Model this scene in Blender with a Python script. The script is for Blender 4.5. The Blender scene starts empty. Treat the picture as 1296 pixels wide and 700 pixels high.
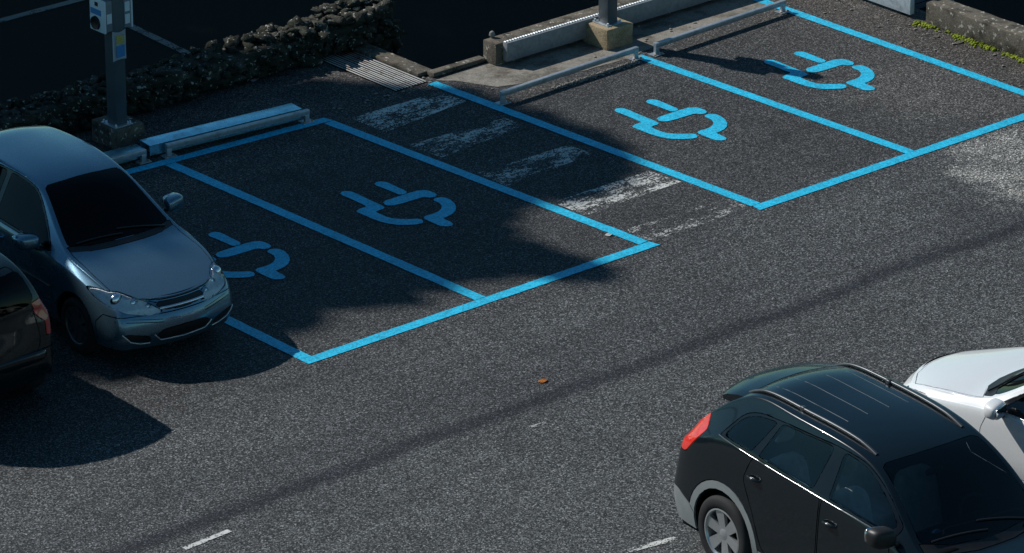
import bpy, bmesh, math, random
from mathutils import Vector, Matrix, noise
from mathutils.bvhtree import BVHTree
R = math.radians
random.seed(7)
scn = bpy.context.scene
COL = scn.collection

# ------------------------------------------------------------------ materials
def nmat(name):
    m = bpy.data.materials.new(name); m.use_nodes = True
    nt = m.node_tree; nt.nodes.clear()
    out = nt.nodes.new('ShaderNodeOutputMaterial')
    return m, nt, out
def N(nt, typ, **kw):
    n = nt.nodes.new(typ)
    for k, v in kw.items():
        if k.startswith('i_'):
            key = k[2:]
            key = int(key) if key.isdigit() else key.replace('_', ' ')
            n.inputs[key].default_value = v
        else: setattr(n, k, v)
    return n
def L(nt, a, b): nt.links.new(a, b)
def ramp(nt, fac, stops, interp='LINEAR'):
    r = N(nt, 'ShaderNodeValToRGB'); e = r.color_ramp.elements; r.color_ramp.interpolation = interp
    while len(e) < len(stops): e.new(0.5)
    for el, (p, c) in zip(e, stops):
        el.position = p; el.color = (c, c, c, 1) if isinstance(c, (int, float)) else (*c, 1)
    L(nt, fac, r.inputs[0]); return r.outputs[0]
def noise_tex(nt, vec, scale, detail=4, rough=.55, dist=0):
    n = N(nt, 'ShaderNodeTexNoise'); n.inputs['Scale'].default_value = scale; n.inputs['Detail'].default_value = detail
    n.inputs['Roughness'].default_value = rough; n.inputs['Distortion'].default_value = dist
    L(nt, vec, n.inputs['Vector']); return n.outputs[0]
def mixc(nt, fac, a, b, mode='MIX'):
    m = N(nt, 'ShaderNodeMix', data_type='RGBA', blend_type=mode)
    if isinstance(fac, (int, float)): m.inputs[0].default_value = fac
    else: L(nt, fac, m.inputs[0])
    for s, v in ((6, a), (7, b)):
        if isinstance(v, (tuple, list)): m.inputs[s].default_value = (*v, 1)
        elif isinstance(v, (int, float)): m.inputs[s].default_value = (v, v, v, 1)
        else: L(nt, v, m.inputs[s])
    return m.outputs[2]
def mth(nt, op, a, b=None, c=None, clamp=False):
    m = N(nt, 'ShaderNodeMath', operation=op, use_clamp=clamp)
    for i, v in enumerate((a, b, c)):
        if v is None: continue
        if isinstance(v, (int, float)): m.inputs[i].default_value = v
        else: L(nt, v, m.inputs[i])
    return m.outputs[0]
def smooth(nt, v, a, b, lo=0., hi=1.):
    m = N(nt, 'ShaderNodeMapRange', interpolation_type='SMOOTHSTEP'); L(nt, v, m.inputs[0])
    for i, x in enumerate((a, b, lo, hi)): m.inputs[i + 1].default_value = x
    return m.outputs[0]
def bsdf(nt, out, color=None, rough=.6, metal=0., spec=.5, coat=0., bump=None, bstr=.3, bdist=.01, normal=None):
    p = N(nt, 'ShaderNodeBsdfPrincipled')
    if color is not None:
        if isinstance(color, (tuple, list)): p.inputs['Base Color'].default_value = (*color, 1)
        else: L(nt, color, p.inputs['Base Color'])
    if isinstance(rough, (int, float)): p.inputs['Roughness'].default_value = rough
    else: L(nt, rough, p.inputs['Roughness'])
    p.inputs['Metallic'].default_value = metal
    p.inputs['Specular IOR Level'].default_value = spec
    p.inputs['Coat Weight'].default_value = coat
    p.inputs['Coat Roughness'].default_value = .03
    if bump is not None:
        b = N(nt, 'ShaderNodeBump'); b.inputs['Strength'].default_value = bstr; b.inputs['Distance'].default_value = bdist
        L(nt, bump, b.inputs['Height']); L(nt, b.outputs[0], p.inputs['Normal'])
    L(nt, p.outputs[0], out.inputs[0]); return p
def pos(nt): return N(nt, 'ShaderNodeNewGeometry').outputs['Position']
def objc(nt): return N(nt, 'ShaderNodeTexCoord').outputs['Object']

def m_simple(name, col, rough=.5, metal=0., spec=.5, coat=0., var=.12, scale=9., bump=0., bscale=60.):
    m, nt, out = nmat(name); v = objc(nt)
    n = noise_tex(nt, v, scale, 5)
    c = mixc(nt, ramp(nt, n, [(.3, 1 - var), (.7, 1.)]), (0, 0, 0), col, 'MIX')
    r = mth(nt, 'MULTIPLY_ADD', n, .2, rough - .1, True)
    bsdf(nt, out, c, r, metal, spec, coat, noise_tex(nt, v, bscale, 3) if bump else None, bump, .004)
    return m

def m_asphalt():
    m, nt, out = nmat('asphalt'); p = pos(nt)
    sx = N(nt, 'ShaderNodeSeparateXYZ'); L(nt, p, sx.inputs[0]); x, y = sx.outputs[0], sx.outputs[1]
    wob = mth(nt, 'MULTIPLY_ADD', noise_tex(nt, p, .55, 3), .9, -.45)
    yw = mth(nt, 'ADD', y, wob)
    # base tone : lane vs. bays
    big = noise_tex(nt, p, .35, 4, .6); mid = noise_tex(nt, p, 2.3, 6, .65); fine = noise_tex(nt, p, 58, 1.5, .7); grit = noise_tex(nt, p, 104, 1, .5)
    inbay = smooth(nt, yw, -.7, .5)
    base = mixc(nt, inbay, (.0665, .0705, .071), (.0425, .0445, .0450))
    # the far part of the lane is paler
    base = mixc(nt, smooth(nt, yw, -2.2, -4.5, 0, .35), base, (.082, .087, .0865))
    # dark worn band down the lane
    b1 = mth(nt, 'ABSOLUTE', mth(nt, 'ADD', mth(nt, 'MULTIPLY_ADD', wob, .35, y), 2.17))
    band = mth(nt, 'MULTIPLY', smooth(nt, b1, .02, .20, .85, 0), smooth(nt, mid, .25, .6, .9, 1.))
    bandw = smooth(nt, mth(nt, 'ABSOLUTE', mth(nt, 'ADD', y, 1.75)), .1, .9, .28, 0)
    base = mixc(nt, bandw, base, (.034, .036, .041)); base = mixc(nt, band, base, (.013, .0145, .020))
    # blotches
    base = mixc(nt, smooth(nt, big, .38, .68), base, mixc(nt, 1., base, (.80, .79, .80), 'MULTIPLY'))
    base = mixc(nt, mth(nt, 'MULTIPLY', smooth(nt, mid, .55, .78), .35), base, (.085, .08, .075))
    # pale worn patch at the end of the right bays
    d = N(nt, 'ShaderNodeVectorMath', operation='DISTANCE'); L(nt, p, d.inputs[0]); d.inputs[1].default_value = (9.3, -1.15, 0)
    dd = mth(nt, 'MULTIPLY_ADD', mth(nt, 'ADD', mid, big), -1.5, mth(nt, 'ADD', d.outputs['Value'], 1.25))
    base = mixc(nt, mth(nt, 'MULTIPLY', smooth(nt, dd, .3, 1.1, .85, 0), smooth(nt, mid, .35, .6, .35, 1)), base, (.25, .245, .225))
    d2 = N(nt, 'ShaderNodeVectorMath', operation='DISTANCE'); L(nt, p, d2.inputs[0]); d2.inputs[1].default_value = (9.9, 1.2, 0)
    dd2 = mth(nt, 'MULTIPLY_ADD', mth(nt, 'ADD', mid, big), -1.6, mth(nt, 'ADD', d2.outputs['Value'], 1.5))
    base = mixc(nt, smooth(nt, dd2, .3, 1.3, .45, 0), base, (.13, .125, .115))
    # earthy strip beside the right-hand line
    ear = mth(nt, 'MULTIPLY', smooth(nt, mth(nt, 'MULTIPLY_ADD', mid, .5, x), 10.85, 11.05), smooth(nt, mid, .3, .6, .55, .95))
    base = mixc(nt, ear, base, (.055, .043, .036))
    base = mixc(nt, mth(nt, 'MULTIPLY', ear, smooth(nt, noise_tex(nt, p, 9, 5, .7), .56, .68)), base, (.15, .13, .11))
    # dirt at the back of the bays
    drt = mth(nt, 'MULTIPLY', smooth(nt, mth(nt, 'MULTIPLY_ADD', mid, 1.4, y), 4.6, 5.3), smooth(nt, mid, .35, .62))
    base = mixc(nt, mth(nt, 'MULTIPLY', drt, .6), base, (.085, .072, .06))
    oil = mth(nt, 'MULTIPLY', smooth(nt, noise_tex(nt, p, 1.15, 3, .5), .60, .70), smooth(nt, y, .3, 1.2))
    base = mixc(nt, mth(nt, 'MULTIPLY', oil, .55), base, (.014, .014, .015))
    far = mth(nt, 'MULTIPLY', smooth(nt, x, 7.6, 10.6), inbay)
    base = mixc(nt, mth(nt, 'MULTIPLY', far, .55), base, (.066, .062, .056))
    sx2 = N(nt, 'ShaderNodeMapping'); sx2.inputs['Scale'].default_value = (.5, 5., 1.); L(nt, p, sx2.inputs[0])
    strk = noise_tex(nt, sx2.outputs[0], 1., 5, .65)
    base = mixc(nt, 1., base, ramp(nt, strk, [(.3, .82), (.5, 1.), (.72, 1.2)]), 'MULTIPLY')
    # aggregate speckle
    g = mth(nt, 'ADD', mth(nt, 'MULTIPLY', fine, .75), mth(nt, 'MULTIPLY', grit, .5))
    ce = N(nt, 'ShaderNodeTexVoronoi'); ce.inputs['Scale'].default_value = 78; L(nt, p, ce.inputs['Vector'])
    cs = N(nt, 'ShaderNodeSeparateColor'); L(nt, ce.outputs['Color'], cs.inputs[0])
    base = mixc(nt, 1., base, ramp(nt, cs.outputs[0], [(0, .10), (.35, .38), (.62, .8), (.82, 1.45), (.94, 2.3), (1., 3.6)]), 'MULTIPLY')
    base = mixc(nt, 1., base, ramp(nt, fine, [(.32, .45), (.5, 1.), (.7, 1.7)]), 'MULTIPLY')
    tone = mixc(nt, cs.outputs[1], (1.04, .99, .94), (.95, 1.01, 1.05)); base = mixc(nt, .5, base, tone, 'MULTIPLY')
    vo = N(nt, 'ShaderNodeTexVoronoi'); vo.inputs['Scale'].default_value = 40; L(nt, p, vo.inputs['Vector'])
    sp = mth(nt, 'MULTIPLY', smooth(nt, vo.outputs['Distance'], .16, .3, 1, 0), smooth(nt, noise_tex(nt, p, 25, 1), .53, .6))
    base = mixc(nt, mth(nt, 'MULTIPLY', sp, .6), base, (.25, .25, .24))
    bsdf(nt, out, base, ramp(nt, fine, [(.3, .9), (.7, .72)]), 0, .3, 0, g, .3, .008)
    return m
def m_paint(name, col, wear=.18, scale=7., thr=.62, speck=.5):
    """road paint that lets the asphalt show through where worn"""
    m, nt, out = nmat(name); p = pos(nt)
    mp = N(nt, 'ShaderNodeMapping'); mp.inputs['Scale'].default_value = (.7, 1.9, 1.); L(nt, p, mp.inputs[0]); n = noise_tex(nt, mp.outputs[0], scale * .8, 9, .72)
    ce = N(nt, 'ShaderNodeTexVoronoi'); ce.inputs['Scale'].default_value = 52; L(nt, p, ce.inputs['Vector']); cs = N(nt, 'ShaderNodeSeparateColor'); L(nt, ce.outputs['Color'], cs.inputs[0])
    f = mth(nt, 'MULTIPLY_ADD', cs.outputs[0], .34, mth(nt, 'MULTIPLY', noise_tex(nt, p, 60, 2, .7), .66))
    c = mixc(nt, 1., col, ramp(nt, noise_tex(nt, p, 3., 5), [(.3, .86), (.7, 1.06)]), 'MULTIPLY')
    c = mixc(nt, 1., c, ramp(nt, f, [(.3, 1 - speck * .5), (.62, 1.), (.8, 1 + speck * .15)]), 'MULTIPLY')
    b = N(nt, 'ShaderNodeBsdfPrincipled'); L(nt, c, b.inputs['Base Color']); b.inputs['Roughness'].default_value = .62
    bp = N(nt, 'ShaderNodeBump'); bp.inputs['Strength'].default_value = .5; bp.inputs['Distance'].default_value = .008; L(nt, f, bp.inputs['Height']); L(nt, bp.outputs[0], b.inputs['Normal'])
    t = N(nt, 'ShaderNodeBsdfTransparent'); mx = N(nt, 'ShaderNodeMixShader')
    a = mth(nt, 'ADD', mth(nt, 'MULTIPLY', n, 1 - wear), mth(nt, 'MULTIPLY', f, wear))
    L(nt, smooth(nt, a, thr - .03, thr + .03), mx.inputs[0]); L(nt, b.outputs[0], mx.inputs[1]); L(nt, t.outputs[0], mx.inputs[2])
    L(nt, mx.outputs[0], out.inputs[0]); return m
def m_concrete(name, col, dark=(.05, .045, .04), lichen=0., stain=.6, scale=3.):
    m, nt, out = nmat(name); p = pos(nt)
    n = noise_tex(nt, p, scale, 8, .7); f = noise_tex(nt, p, 55, 3, .7)
    c = mixc(nt, mth(nt, 'MULTIPLY', smooth(nt, n, .42, .68), stain), col, dark)
    c = mixc(nt, 1., c, ramp(nt, f, [(.3, .62), (.6, 1.), (.8, 1.35)]), 'MULTIPLY')
    if lichen:
        l = noise_tex(nt, p, 17, 3, .6); c = mixc(nt, mth(nt, 'MULTIPLY', smooth(nt, l, .60, .66), lichen), c, (.45, .44, .38))
    bsdf(nt, out, c, .92, 0, .12, 0, f, .6, .012); return m
def m_galv(name, col=(.42, .45, .48), rough=.42, metal=.75):
    m, nt, out = nmat(name); p = objc(nt)
    vo = N(nt, 'ShaderNodeTexVoronoi'); vo.inputs['Scale'].default_value = 26; L(nt, p, vo.inputs['Vector'])
    n = noise_tex(nt, p, 5, 6, .65)
    c = mixc(nt, 1., col, ramp(nt, vo.outputs['Color'], [(.2, .86), (.8, 1.06)]), 'MULTIPLY')
    c = mixc(nt, mth(nt, 'MULTIPLY', smooth(nt, n, .5, .75), .45), c, (.16, .15, .14))
    bsdf(nt, out, c, ramp(nt, n, [(.3, rough - .07), (.7, rough + .15)]), metal, .5); return m
def m_carpaint(name, col, metal=.55, rough=.32, dirt=.25, coat=1.):
    m, nt, out = nmat(name); p = objc(nt)
    n = noise_tex(nt, p, 4, 6, .7); fl = noise_tex(nt, p, 900, 1)
    c = mixc(nt, 1., col, ramp(nt, fl, [(.35, .82), (.7, 1.15)]), 'MULTIPLY')
    c = mixc(nt, mth(nt, 'MULTIPLY', smooth(nt, n, .5, .8), dirt * .3), c, (.13, .12, .11))
    b = bsdf(nt, out, c, mth(nt, 'MULTIPLY_ADD', n, .16, rough - .06), metal, .5 if coat > .9 else .3, coat)
    L(nt, mth(nt, 'MULTIPLY_ADD', n, .10, -.01, True), b.inputs['Coat Roughness']); return m
def m_glass(name, tint=(.16, .2, .2), rough=.015, ior=1.52):
    m, nt, out = nmat(name); v = objc(nt)
    g = N(nt, 'ShaderNodeBsdfGlossy'); n = noise_tex(nt, v, 6, 5); L(nt, mth(nt, 'MULTIPLY_ADD', n, .06, rough - .015, True), g.inputs['Roughness'])
    t = N(nt, 'ShaderNodeBsdfTransparent'); t.inputs[0].default_value = (*tint, 1)
    fr = N(nt, 'ShaderNodeFresnel'); fr.inputs[0].default_value = ior
    mx = N(nt, 'ShaderNodeMixShader'); L(nt, fr.outputs[0], mx.inputs[0]); L(nt, t.outputs[0], mx.inputs[1]); L(nt, g.outputs[0], mx.inputs[2])
    L(nt, mx.outputs[0], out.inputs[0]); return m
def m_stone():
    m, nt, out = nmat('rubble_stone'); p = pos(nt)
    n = noise_tex(nt, p, 2.6, 7, .7); k = noise_tex(nt, p, 9, 5, .7); f = noise_tex(nt, p, 50, 3)
    c = mixc(nt, smooth(nt, k, .4, .62), (.016, .0165, .011), (.085, .08, .066))
    c = mixc(nt, smooth(nt, n, .38, .56, 0, .92), c, (.022, .024, .016))
    c = mixc(nt, mth(nt, 'MULTIPLY', smooth(nt, noise_tex(nt, p, 21, 2), .62, .68), .7), c, (.42, .41, .36))
    bsdf(nt, out, c, .92, 0, .25, 0, f, .8, .02); return m
def m_leaf(name, a, b):
    m, nt, out = nmat(name); p = pos(nt); n = noise_tex(nt, p, 1.3, 4)
    c = mixc(nt, smooth(nt, n, .35, .65), a, b)
    d = N(nt, 'ShaderNodeBsdfPrincipled'); L(nt, c, d.inputs['Base Color']); d.inputs['Roughness'].default_value = .6
    L(nt, d.outputs[0], out.inputs[0]); return m
def m_rustgrate():
    m, nt, out = nmat('worn_steel_bars'); p = pos(nt)
    sx = N(nt, 'ShaderNodeSeparateXYZ'); L(nt, p, sx.inputs[0])
    n = noise_tex(nt, p, 7, 6, .7)
    r = mth(nt, 'MULTIPLY', smooth(nt, mth(nt, 'MULTIPLY_ADD', n, 1.2, sx.outputs[1]), 6.55, 7.15), smooth(nt, sx.outputs[0], 5.45, 5.75))
    c = mixc(nt, smooth(nt, n, .5, .68), (.42, .42, .40), (.16, .13, .10)); c = mixc(nt, r, c, (.22, .06, .025))
    bsdf(nt, out, c, .6, .35, .4, 0, noise_tex(nt, p, 60, 2), .4, .004); return m
def m_moss():
    m, nt, out = nmat('moss'); p = pos(nt); n = noise_tex(nt, p, 14, 4)
    bsdf(nt, out, ramp(nt, n, [(.3, (.05, .07, .012)), (.5, (.16, .20, .02)), (.72, (.32, .36, .05))]), .95, 0, .1, 0, noise_tex(nt, p, 90, 2), .8, .01); return m

M = {}
M['asphalt'] = m_asphalt()
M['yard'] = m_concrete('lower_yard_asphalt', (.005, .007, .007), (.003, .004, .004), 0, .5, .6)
M['blue'] = m_paint('blue_road_paint', (.010, .50, .76), .35, 5., .665, .9)
M['white_worn'] = m_paint('worn_white_paint', (.66, .66, .62), .34, 3.4, .482, .6)
M['white_faint'] = m_paint('faint_white_paint', (.55, .55, .52), .34, 3.4, .470, .6)
M['white_gone'] = m_paint('rubbed_white_paint', (.55, .55, .52), .34, 3.4, .440, .6)
M['white_dim'] = m_paint('dull_white_paint', (.10, .10, .098), .3, 4., .56, .5)
M['white'] = m_paint('white_road_paint', (.62, .62, .59), .45, 7., .53, .5)
M['concrete'] = m_concrete('concrete', (.26, .24, .205), (.075, .064, .052), .15, .85, 2.6)
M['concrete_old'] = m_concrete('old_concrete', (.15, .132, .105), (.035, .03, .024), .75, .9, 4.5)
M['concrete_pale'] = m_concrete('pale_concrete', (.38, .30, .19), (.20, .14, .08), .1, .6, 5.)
M['retaining'] = m_concrete('dark_retaining', (.05, .047, .042), (.02, .02, .016), .1, .7, 1.5)
M['galv'] = m_galv('galvanised_steel')
M['galv_panel'] = m_galv('galvanised_panel', (.22, .235, .245), .55, .25)
M['galv_pale'] = m_galv('pale_zinc_sheet', (.62, .68, .70), .45, .15)
M['zinc_sky_tint'] = m_galv('sky_tinted_zinc', (.30, .66, .80), .26, .85)  # blue tint puts the sky's reflection into the zinc colour
M['post'] = m_simple('grey_blue_post_paint', (.065, .085, .10), .42, .1, .5, .2, .25, 4)
M['stone'] = m_stone(); M['moss'] = m_moss(); M['grate'] = m_rustgrate()
M['box_white'] = m_simple('white_plastic', (.62, .66, .70), .35, 0, .5, 0, .06)
M['box_grey'] = m_simple('grey_plastic', (.17, .19, .21), .45)
M['black'] = m_simple('black_plastic', (.012, .012, .013), .45, 0, .4, 0, .3)
M['gloss_black'] = m_simple('gloss_black', (.006, .006, .007), .14, 0, .4, 0, .2)
M['rib'] = m_simple('roof_rib_satin', (.07, .085, .095), .55, .4, .4)
M['rail'] = m_simple('satin_rail', (.06, .065, .07), .4, .6, .5, 0, .1)
M['trim'] = m_simple('satin_chrome', (.42, .43, .44), .3, .9, .5, 0, .1)
M['void'] = m_simple('dark_lining', (.006, .006, .007), .9, 0, .1)
M['rubber'] = m_simple('tyre_rubber', (.018, .018, .019), .78, 0, .3, 0, .3, 14, .3)
M['sticker_blue'] = m_simple('blue_sticker', (.05, .22, .48), .4)
M['sticker_yellow'] = m_simple('yellow_sticker', (.55, .42, .06), .5)
M['chrome'] = m_simple('chrome', (.75, .76, .77), .14, 1., .5, 0, .05)
M['alloy'] = m_simple('alloy_silver', (.52, .53, .53), .33, .75, .5, .3, .1)
M['alloy_dark'] = m_simple('dark_wheel_trim', (.10, .105, .11), .42, .5, .5, .2, .2)
M['red'] = m_simple('red_lens', (.62, .03, .018), .2, 0, .6, 1., .35, 22)
for _n in M['red'].node_tree.nodes:
    if _n.type == 'BSDF_PRINCIPLED': _n.inputs['Emission Color'].default_value = (1, .05, .025, 1); _n.inputs['Emission Strength'].default_value = .16
M['red_dark'] = m_simple('dim_red_lens', (.52, .016, .012), .25, 0, .6, .8, .25, 30)
M['lens_white'] = m_simple('clear_lens', (.55, .56, .56), .16, .2, .6, 1., .2, 30)
M['seat_pale'] = m_simple('pale_seat_cloth', (.74, .72, .67), .85, 0, .2, 0, .3, 9)
M['seat'] = m_simple('seat_cloth', (.035, .037, .042), .85, 0, .2, 0, .2, 20)
M['glass'] = m_glass('tinted_glass', (.82, .86, .86)); M['glass_screen'] = m_glass('windscreen_glass', (.34, .42, .43)); M['glass_dark'] = m_glass('dark_glass', (.045, .055, .055), .015, 1.28); M['lens'] = m_glass('headlight_cover', (.97, .98, .98))
M['bark'] = m_simple('bark', (.08, .06, .045), .9, 0, .2, 0, .4, 6, .5, 20)
M['leaf'] = m_leaf('evergreen_leaves', (.035, .06, .02), (.07, .10, .035))
M['orange'] = m_simple('dry_leaf', (.62, .24, .05), .7, 0, .3, 0, .25, 60)
M['litter'] = m_simple('white_scrap', (.75, .75, .72), .7)
M['pebble'] = m_simple('pale_pebble', (.25, .235, .205), .85, 0, .3, 0, .3, 30)
M['lamp_bowl'] = m_simple('lamp_bowl', (.93, .95, .96), .3, .0, .5, .5, .22, 34)
M['plate'] = m_simple('plate_white', (.7, .7, .68), .4)
M['paint_silver'] = m_carpaint('silver_blue_car_paint', (.105, .195, .262), .74, .26, .03)
M['paint_dark'] = m_carpaint('blue_black_car_paint', (.004, .0085, .012), .1, .2, .0, .4)
M['paint_white'] = m_carpaint('white_car_paint', (.68, .69, .69), 0., .38, .10)
M['paint_grey'] = m_carpaint('dark_green_grey_car_paint', (.004, .009, .011), .15, .25, .0, .6)
M['clad'] = m_simple('grey_cladding', (.20, .215, .215), .55, 0, .4, 0, .12)

# ------------------------------------------------------------------ helpers
def link(o, parent=None):
    COL.objects.link(o)
    if parent: o.parent = parent
    return o
def obj(name, bm, mat, parent=None, smooth_angle=None, label=None):
    me = bpy.data.meshes.new(name); bm.normal_update(); bm.to_mesh(me); bm.free()
    for mm in (mat if isinstance(mat, (list, tuple)) else [mat]): me.materials.append(mm)
    if smooth_angle is not None:
        me.polygons.foreach_set('use_smooth', [True] * len(me.polygons))
        if smooth_angle < 180: me.set_sharp_from_angle(angle=R(smooth_angle))
    o = link(bpy.data.objects.new(name, me), parent)
    if label: o['label'] = label
    return o
def tag(o, label=None, cat=None, group=None, kind=None):
    if label: o['label'] = label
    if cat: o['category'] = cat
    if group: o['group'] = group
    if kind: o['kind'] = kind
    return o
def empty(name, loc, rz=0.):
    o = bpy.data.objects.new(name, None); o.location = loc; o.rotation_euler = (0, 0, rz); o.empty_display_size = .2
    return link(o)
def copy_tree(o, parent=None):
    c = o.copy(); COL.objects.link(c); c.parent = parent
    for ch in list(o.children): copy_tree(ch, c)
    return c
def box(bm, x0, x1, y0, y1, z0, z1, bevel=0., mtx=None, seg=2):
    r = bmesh.ops.create_cube(bm, size=1.)
    vs = r['verts']
    for v in vs: v.co = Vector(((x0 + x1) / 2 + v.co.x * (x1 - x0), (y0 + y1) / 2 + v.co.y * (y1 - y0), (z0 + z1) / 2 + v.co.z * (z1 - z0)))
    if bevel:
        es = list({e for v in vs for e in v.link_edges})
        b = bmesh.ops.bevel(bm, geom=es, offset=bevel, segments=seg, affect='EDGES', profile=.6)
        vs = b['verts'] + [v for v in vs if v.is_valid]; vs = list(dict.fromkeys(vs))
    if mtx is not None:
        for v in vs: v.co = mtx @ v.co
    return vs
def prism(bm, pts, z0, z1):
    """polygon in xy extruded from z0 to z1"""
    a = [bm.verts.new((x, y, z0)) for x, y in pts]; b = [bm.verts.new((x, y, z1)) for x, y in pts]; n = len(pts)
    bm.faces.new(b); bm.faces.new(a[::-1])
    for i in range(n): bm.faces.new((a[i], a[(i + 1) % n], b[(i + 1) % n], b[i]))
    return a + b
def sheet(bm, pts, z):
    f = bm.faces.new([bm.verts.new((x, y, z)) for x, y in pts]); f.normal_update()
    if f.normal.z < 0: f.normal_flip()
    return f
def tube(bm, pts, r, n=8, cap=True):
    pts = [Vector(p) for p in pts]; rings = []
    rr = r if isinstance(r, (list, tuple)) else [r] * len(pts)
    up = Vector((0, 0, 1))
    for i, p in enumerate(pts):
        d = (pts[min(i + 1, len(pts) - 1)] - pts[max(i - 1, 0)]).normalized()
        a = d.cross(up if abs(d.z) < .95 else Vector((1, 0, 0))).normalized(); b = a.cross(d)
        rings.append([bm.verts.new(p + rr[i] * (math.cos(t) * a + math.sin(t) * b)) for t in [2 * math.pi * k / n for k in range(n)]])
    for A, B in zip(rings, rings[1:]):
        for k in range(n): bm.faces.new((A[k], A[(k + 1) % n], B[(k + 1) % n], B[k]))
    if cap: bm.faces.new(rings[0][::-1]); bm.faces.new(rings[-1])
    bmesh.ops.recalc_face_normals(bm, faces=bm.faces)
def lathe(bm, prof, n=40, axis='y', c=(0, 0, 0)):
    """prof: list of (radius, offset along axis)"""
    rings = []
    for r, h in prof:
        ring = []
        for k in range(n):
            t = 2 * math.pi * k / n
            ring.append(bm.verts.new((c[0] + r * math.cos(t), c[1] + h, c[2] + r * math.sin(t)) if axis == 'y' else (c[0] + r * math.cos(t), c[1] + r * math.sin(t), c[2] + h)))
        rings.append(ring)
    for A, B in zip(rings, rings[1:]):
        for k in range(n): bm.faces.new((A[k], A[(k + 1) % n], B[(k + 1) % n], B[k]))
    return rings
def round_poly(pts, r, n=5):
    out = []; m = len(pts)
    for i in range(m):
        p = Vector(pts[i]); a = Vector(pts[i - 1]) - p; b = Vector(pts[(i + 1) % m]) - p
        rad = r[i] if isinstance(r, (list, tuple)) else r
        d = min(rad, a.length * .45, b.length * .45)
        if d < 1e-4: out.append((p.x, p.y)); continue
        p0 = p + a.normalized() * d; p1 = p + b.normalized() * d
        for k in range(n + 1):
            t = k / n; q = p0 * (1 - t) ** 2 + p * 2 * t * (1 - t) + p1 * t * t; out.append((q.x, q.y))
    return out
def offset_poly(pts, d):
    m = len(pts); area = sum(pts[i][0] * pts[(i + 1) % m][1] - pts[(i + 1) % m][0] * pts[i][1] for i in range(m))
    s = -1 if area > 0 else 1; out = []
    for i in range(m):
        p = Vector(pts[i]); a = (p - Vector(pts[i - 1])); b = (Vector(pts[(i + 1) % m]) - p)
        a = a.normalized() if a.length > 1e-6 else b.normalized(); b = b.normalized() if b.length > 1e-6 else a
        na = Vector((-a.y, a.x)) * s; nb = Vector((-b.y, b.x)) * s; nn = (na + nb)
        nn = nn.normalized() if nn.length > 1e-6 else na
        out.append(tuple(p + nn * d / max(.5, nn.dot(na))))
    return out
def inside(p, poly):
    x, y = p; c = False; j = len(poly) - 1
    for i in range(len(poly)):
        xi, yi = poly[i]; xj, yj = poly[j]
        if (yi > y) != (yj > y) and x < (xj - xi) * (y - yi) / (yj - yi) + xi: c = not c
        j = i
    return c
def lerp(a, b, t): return tuple(u + (v - u) * t for u, v in zip(a, b))

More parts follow.
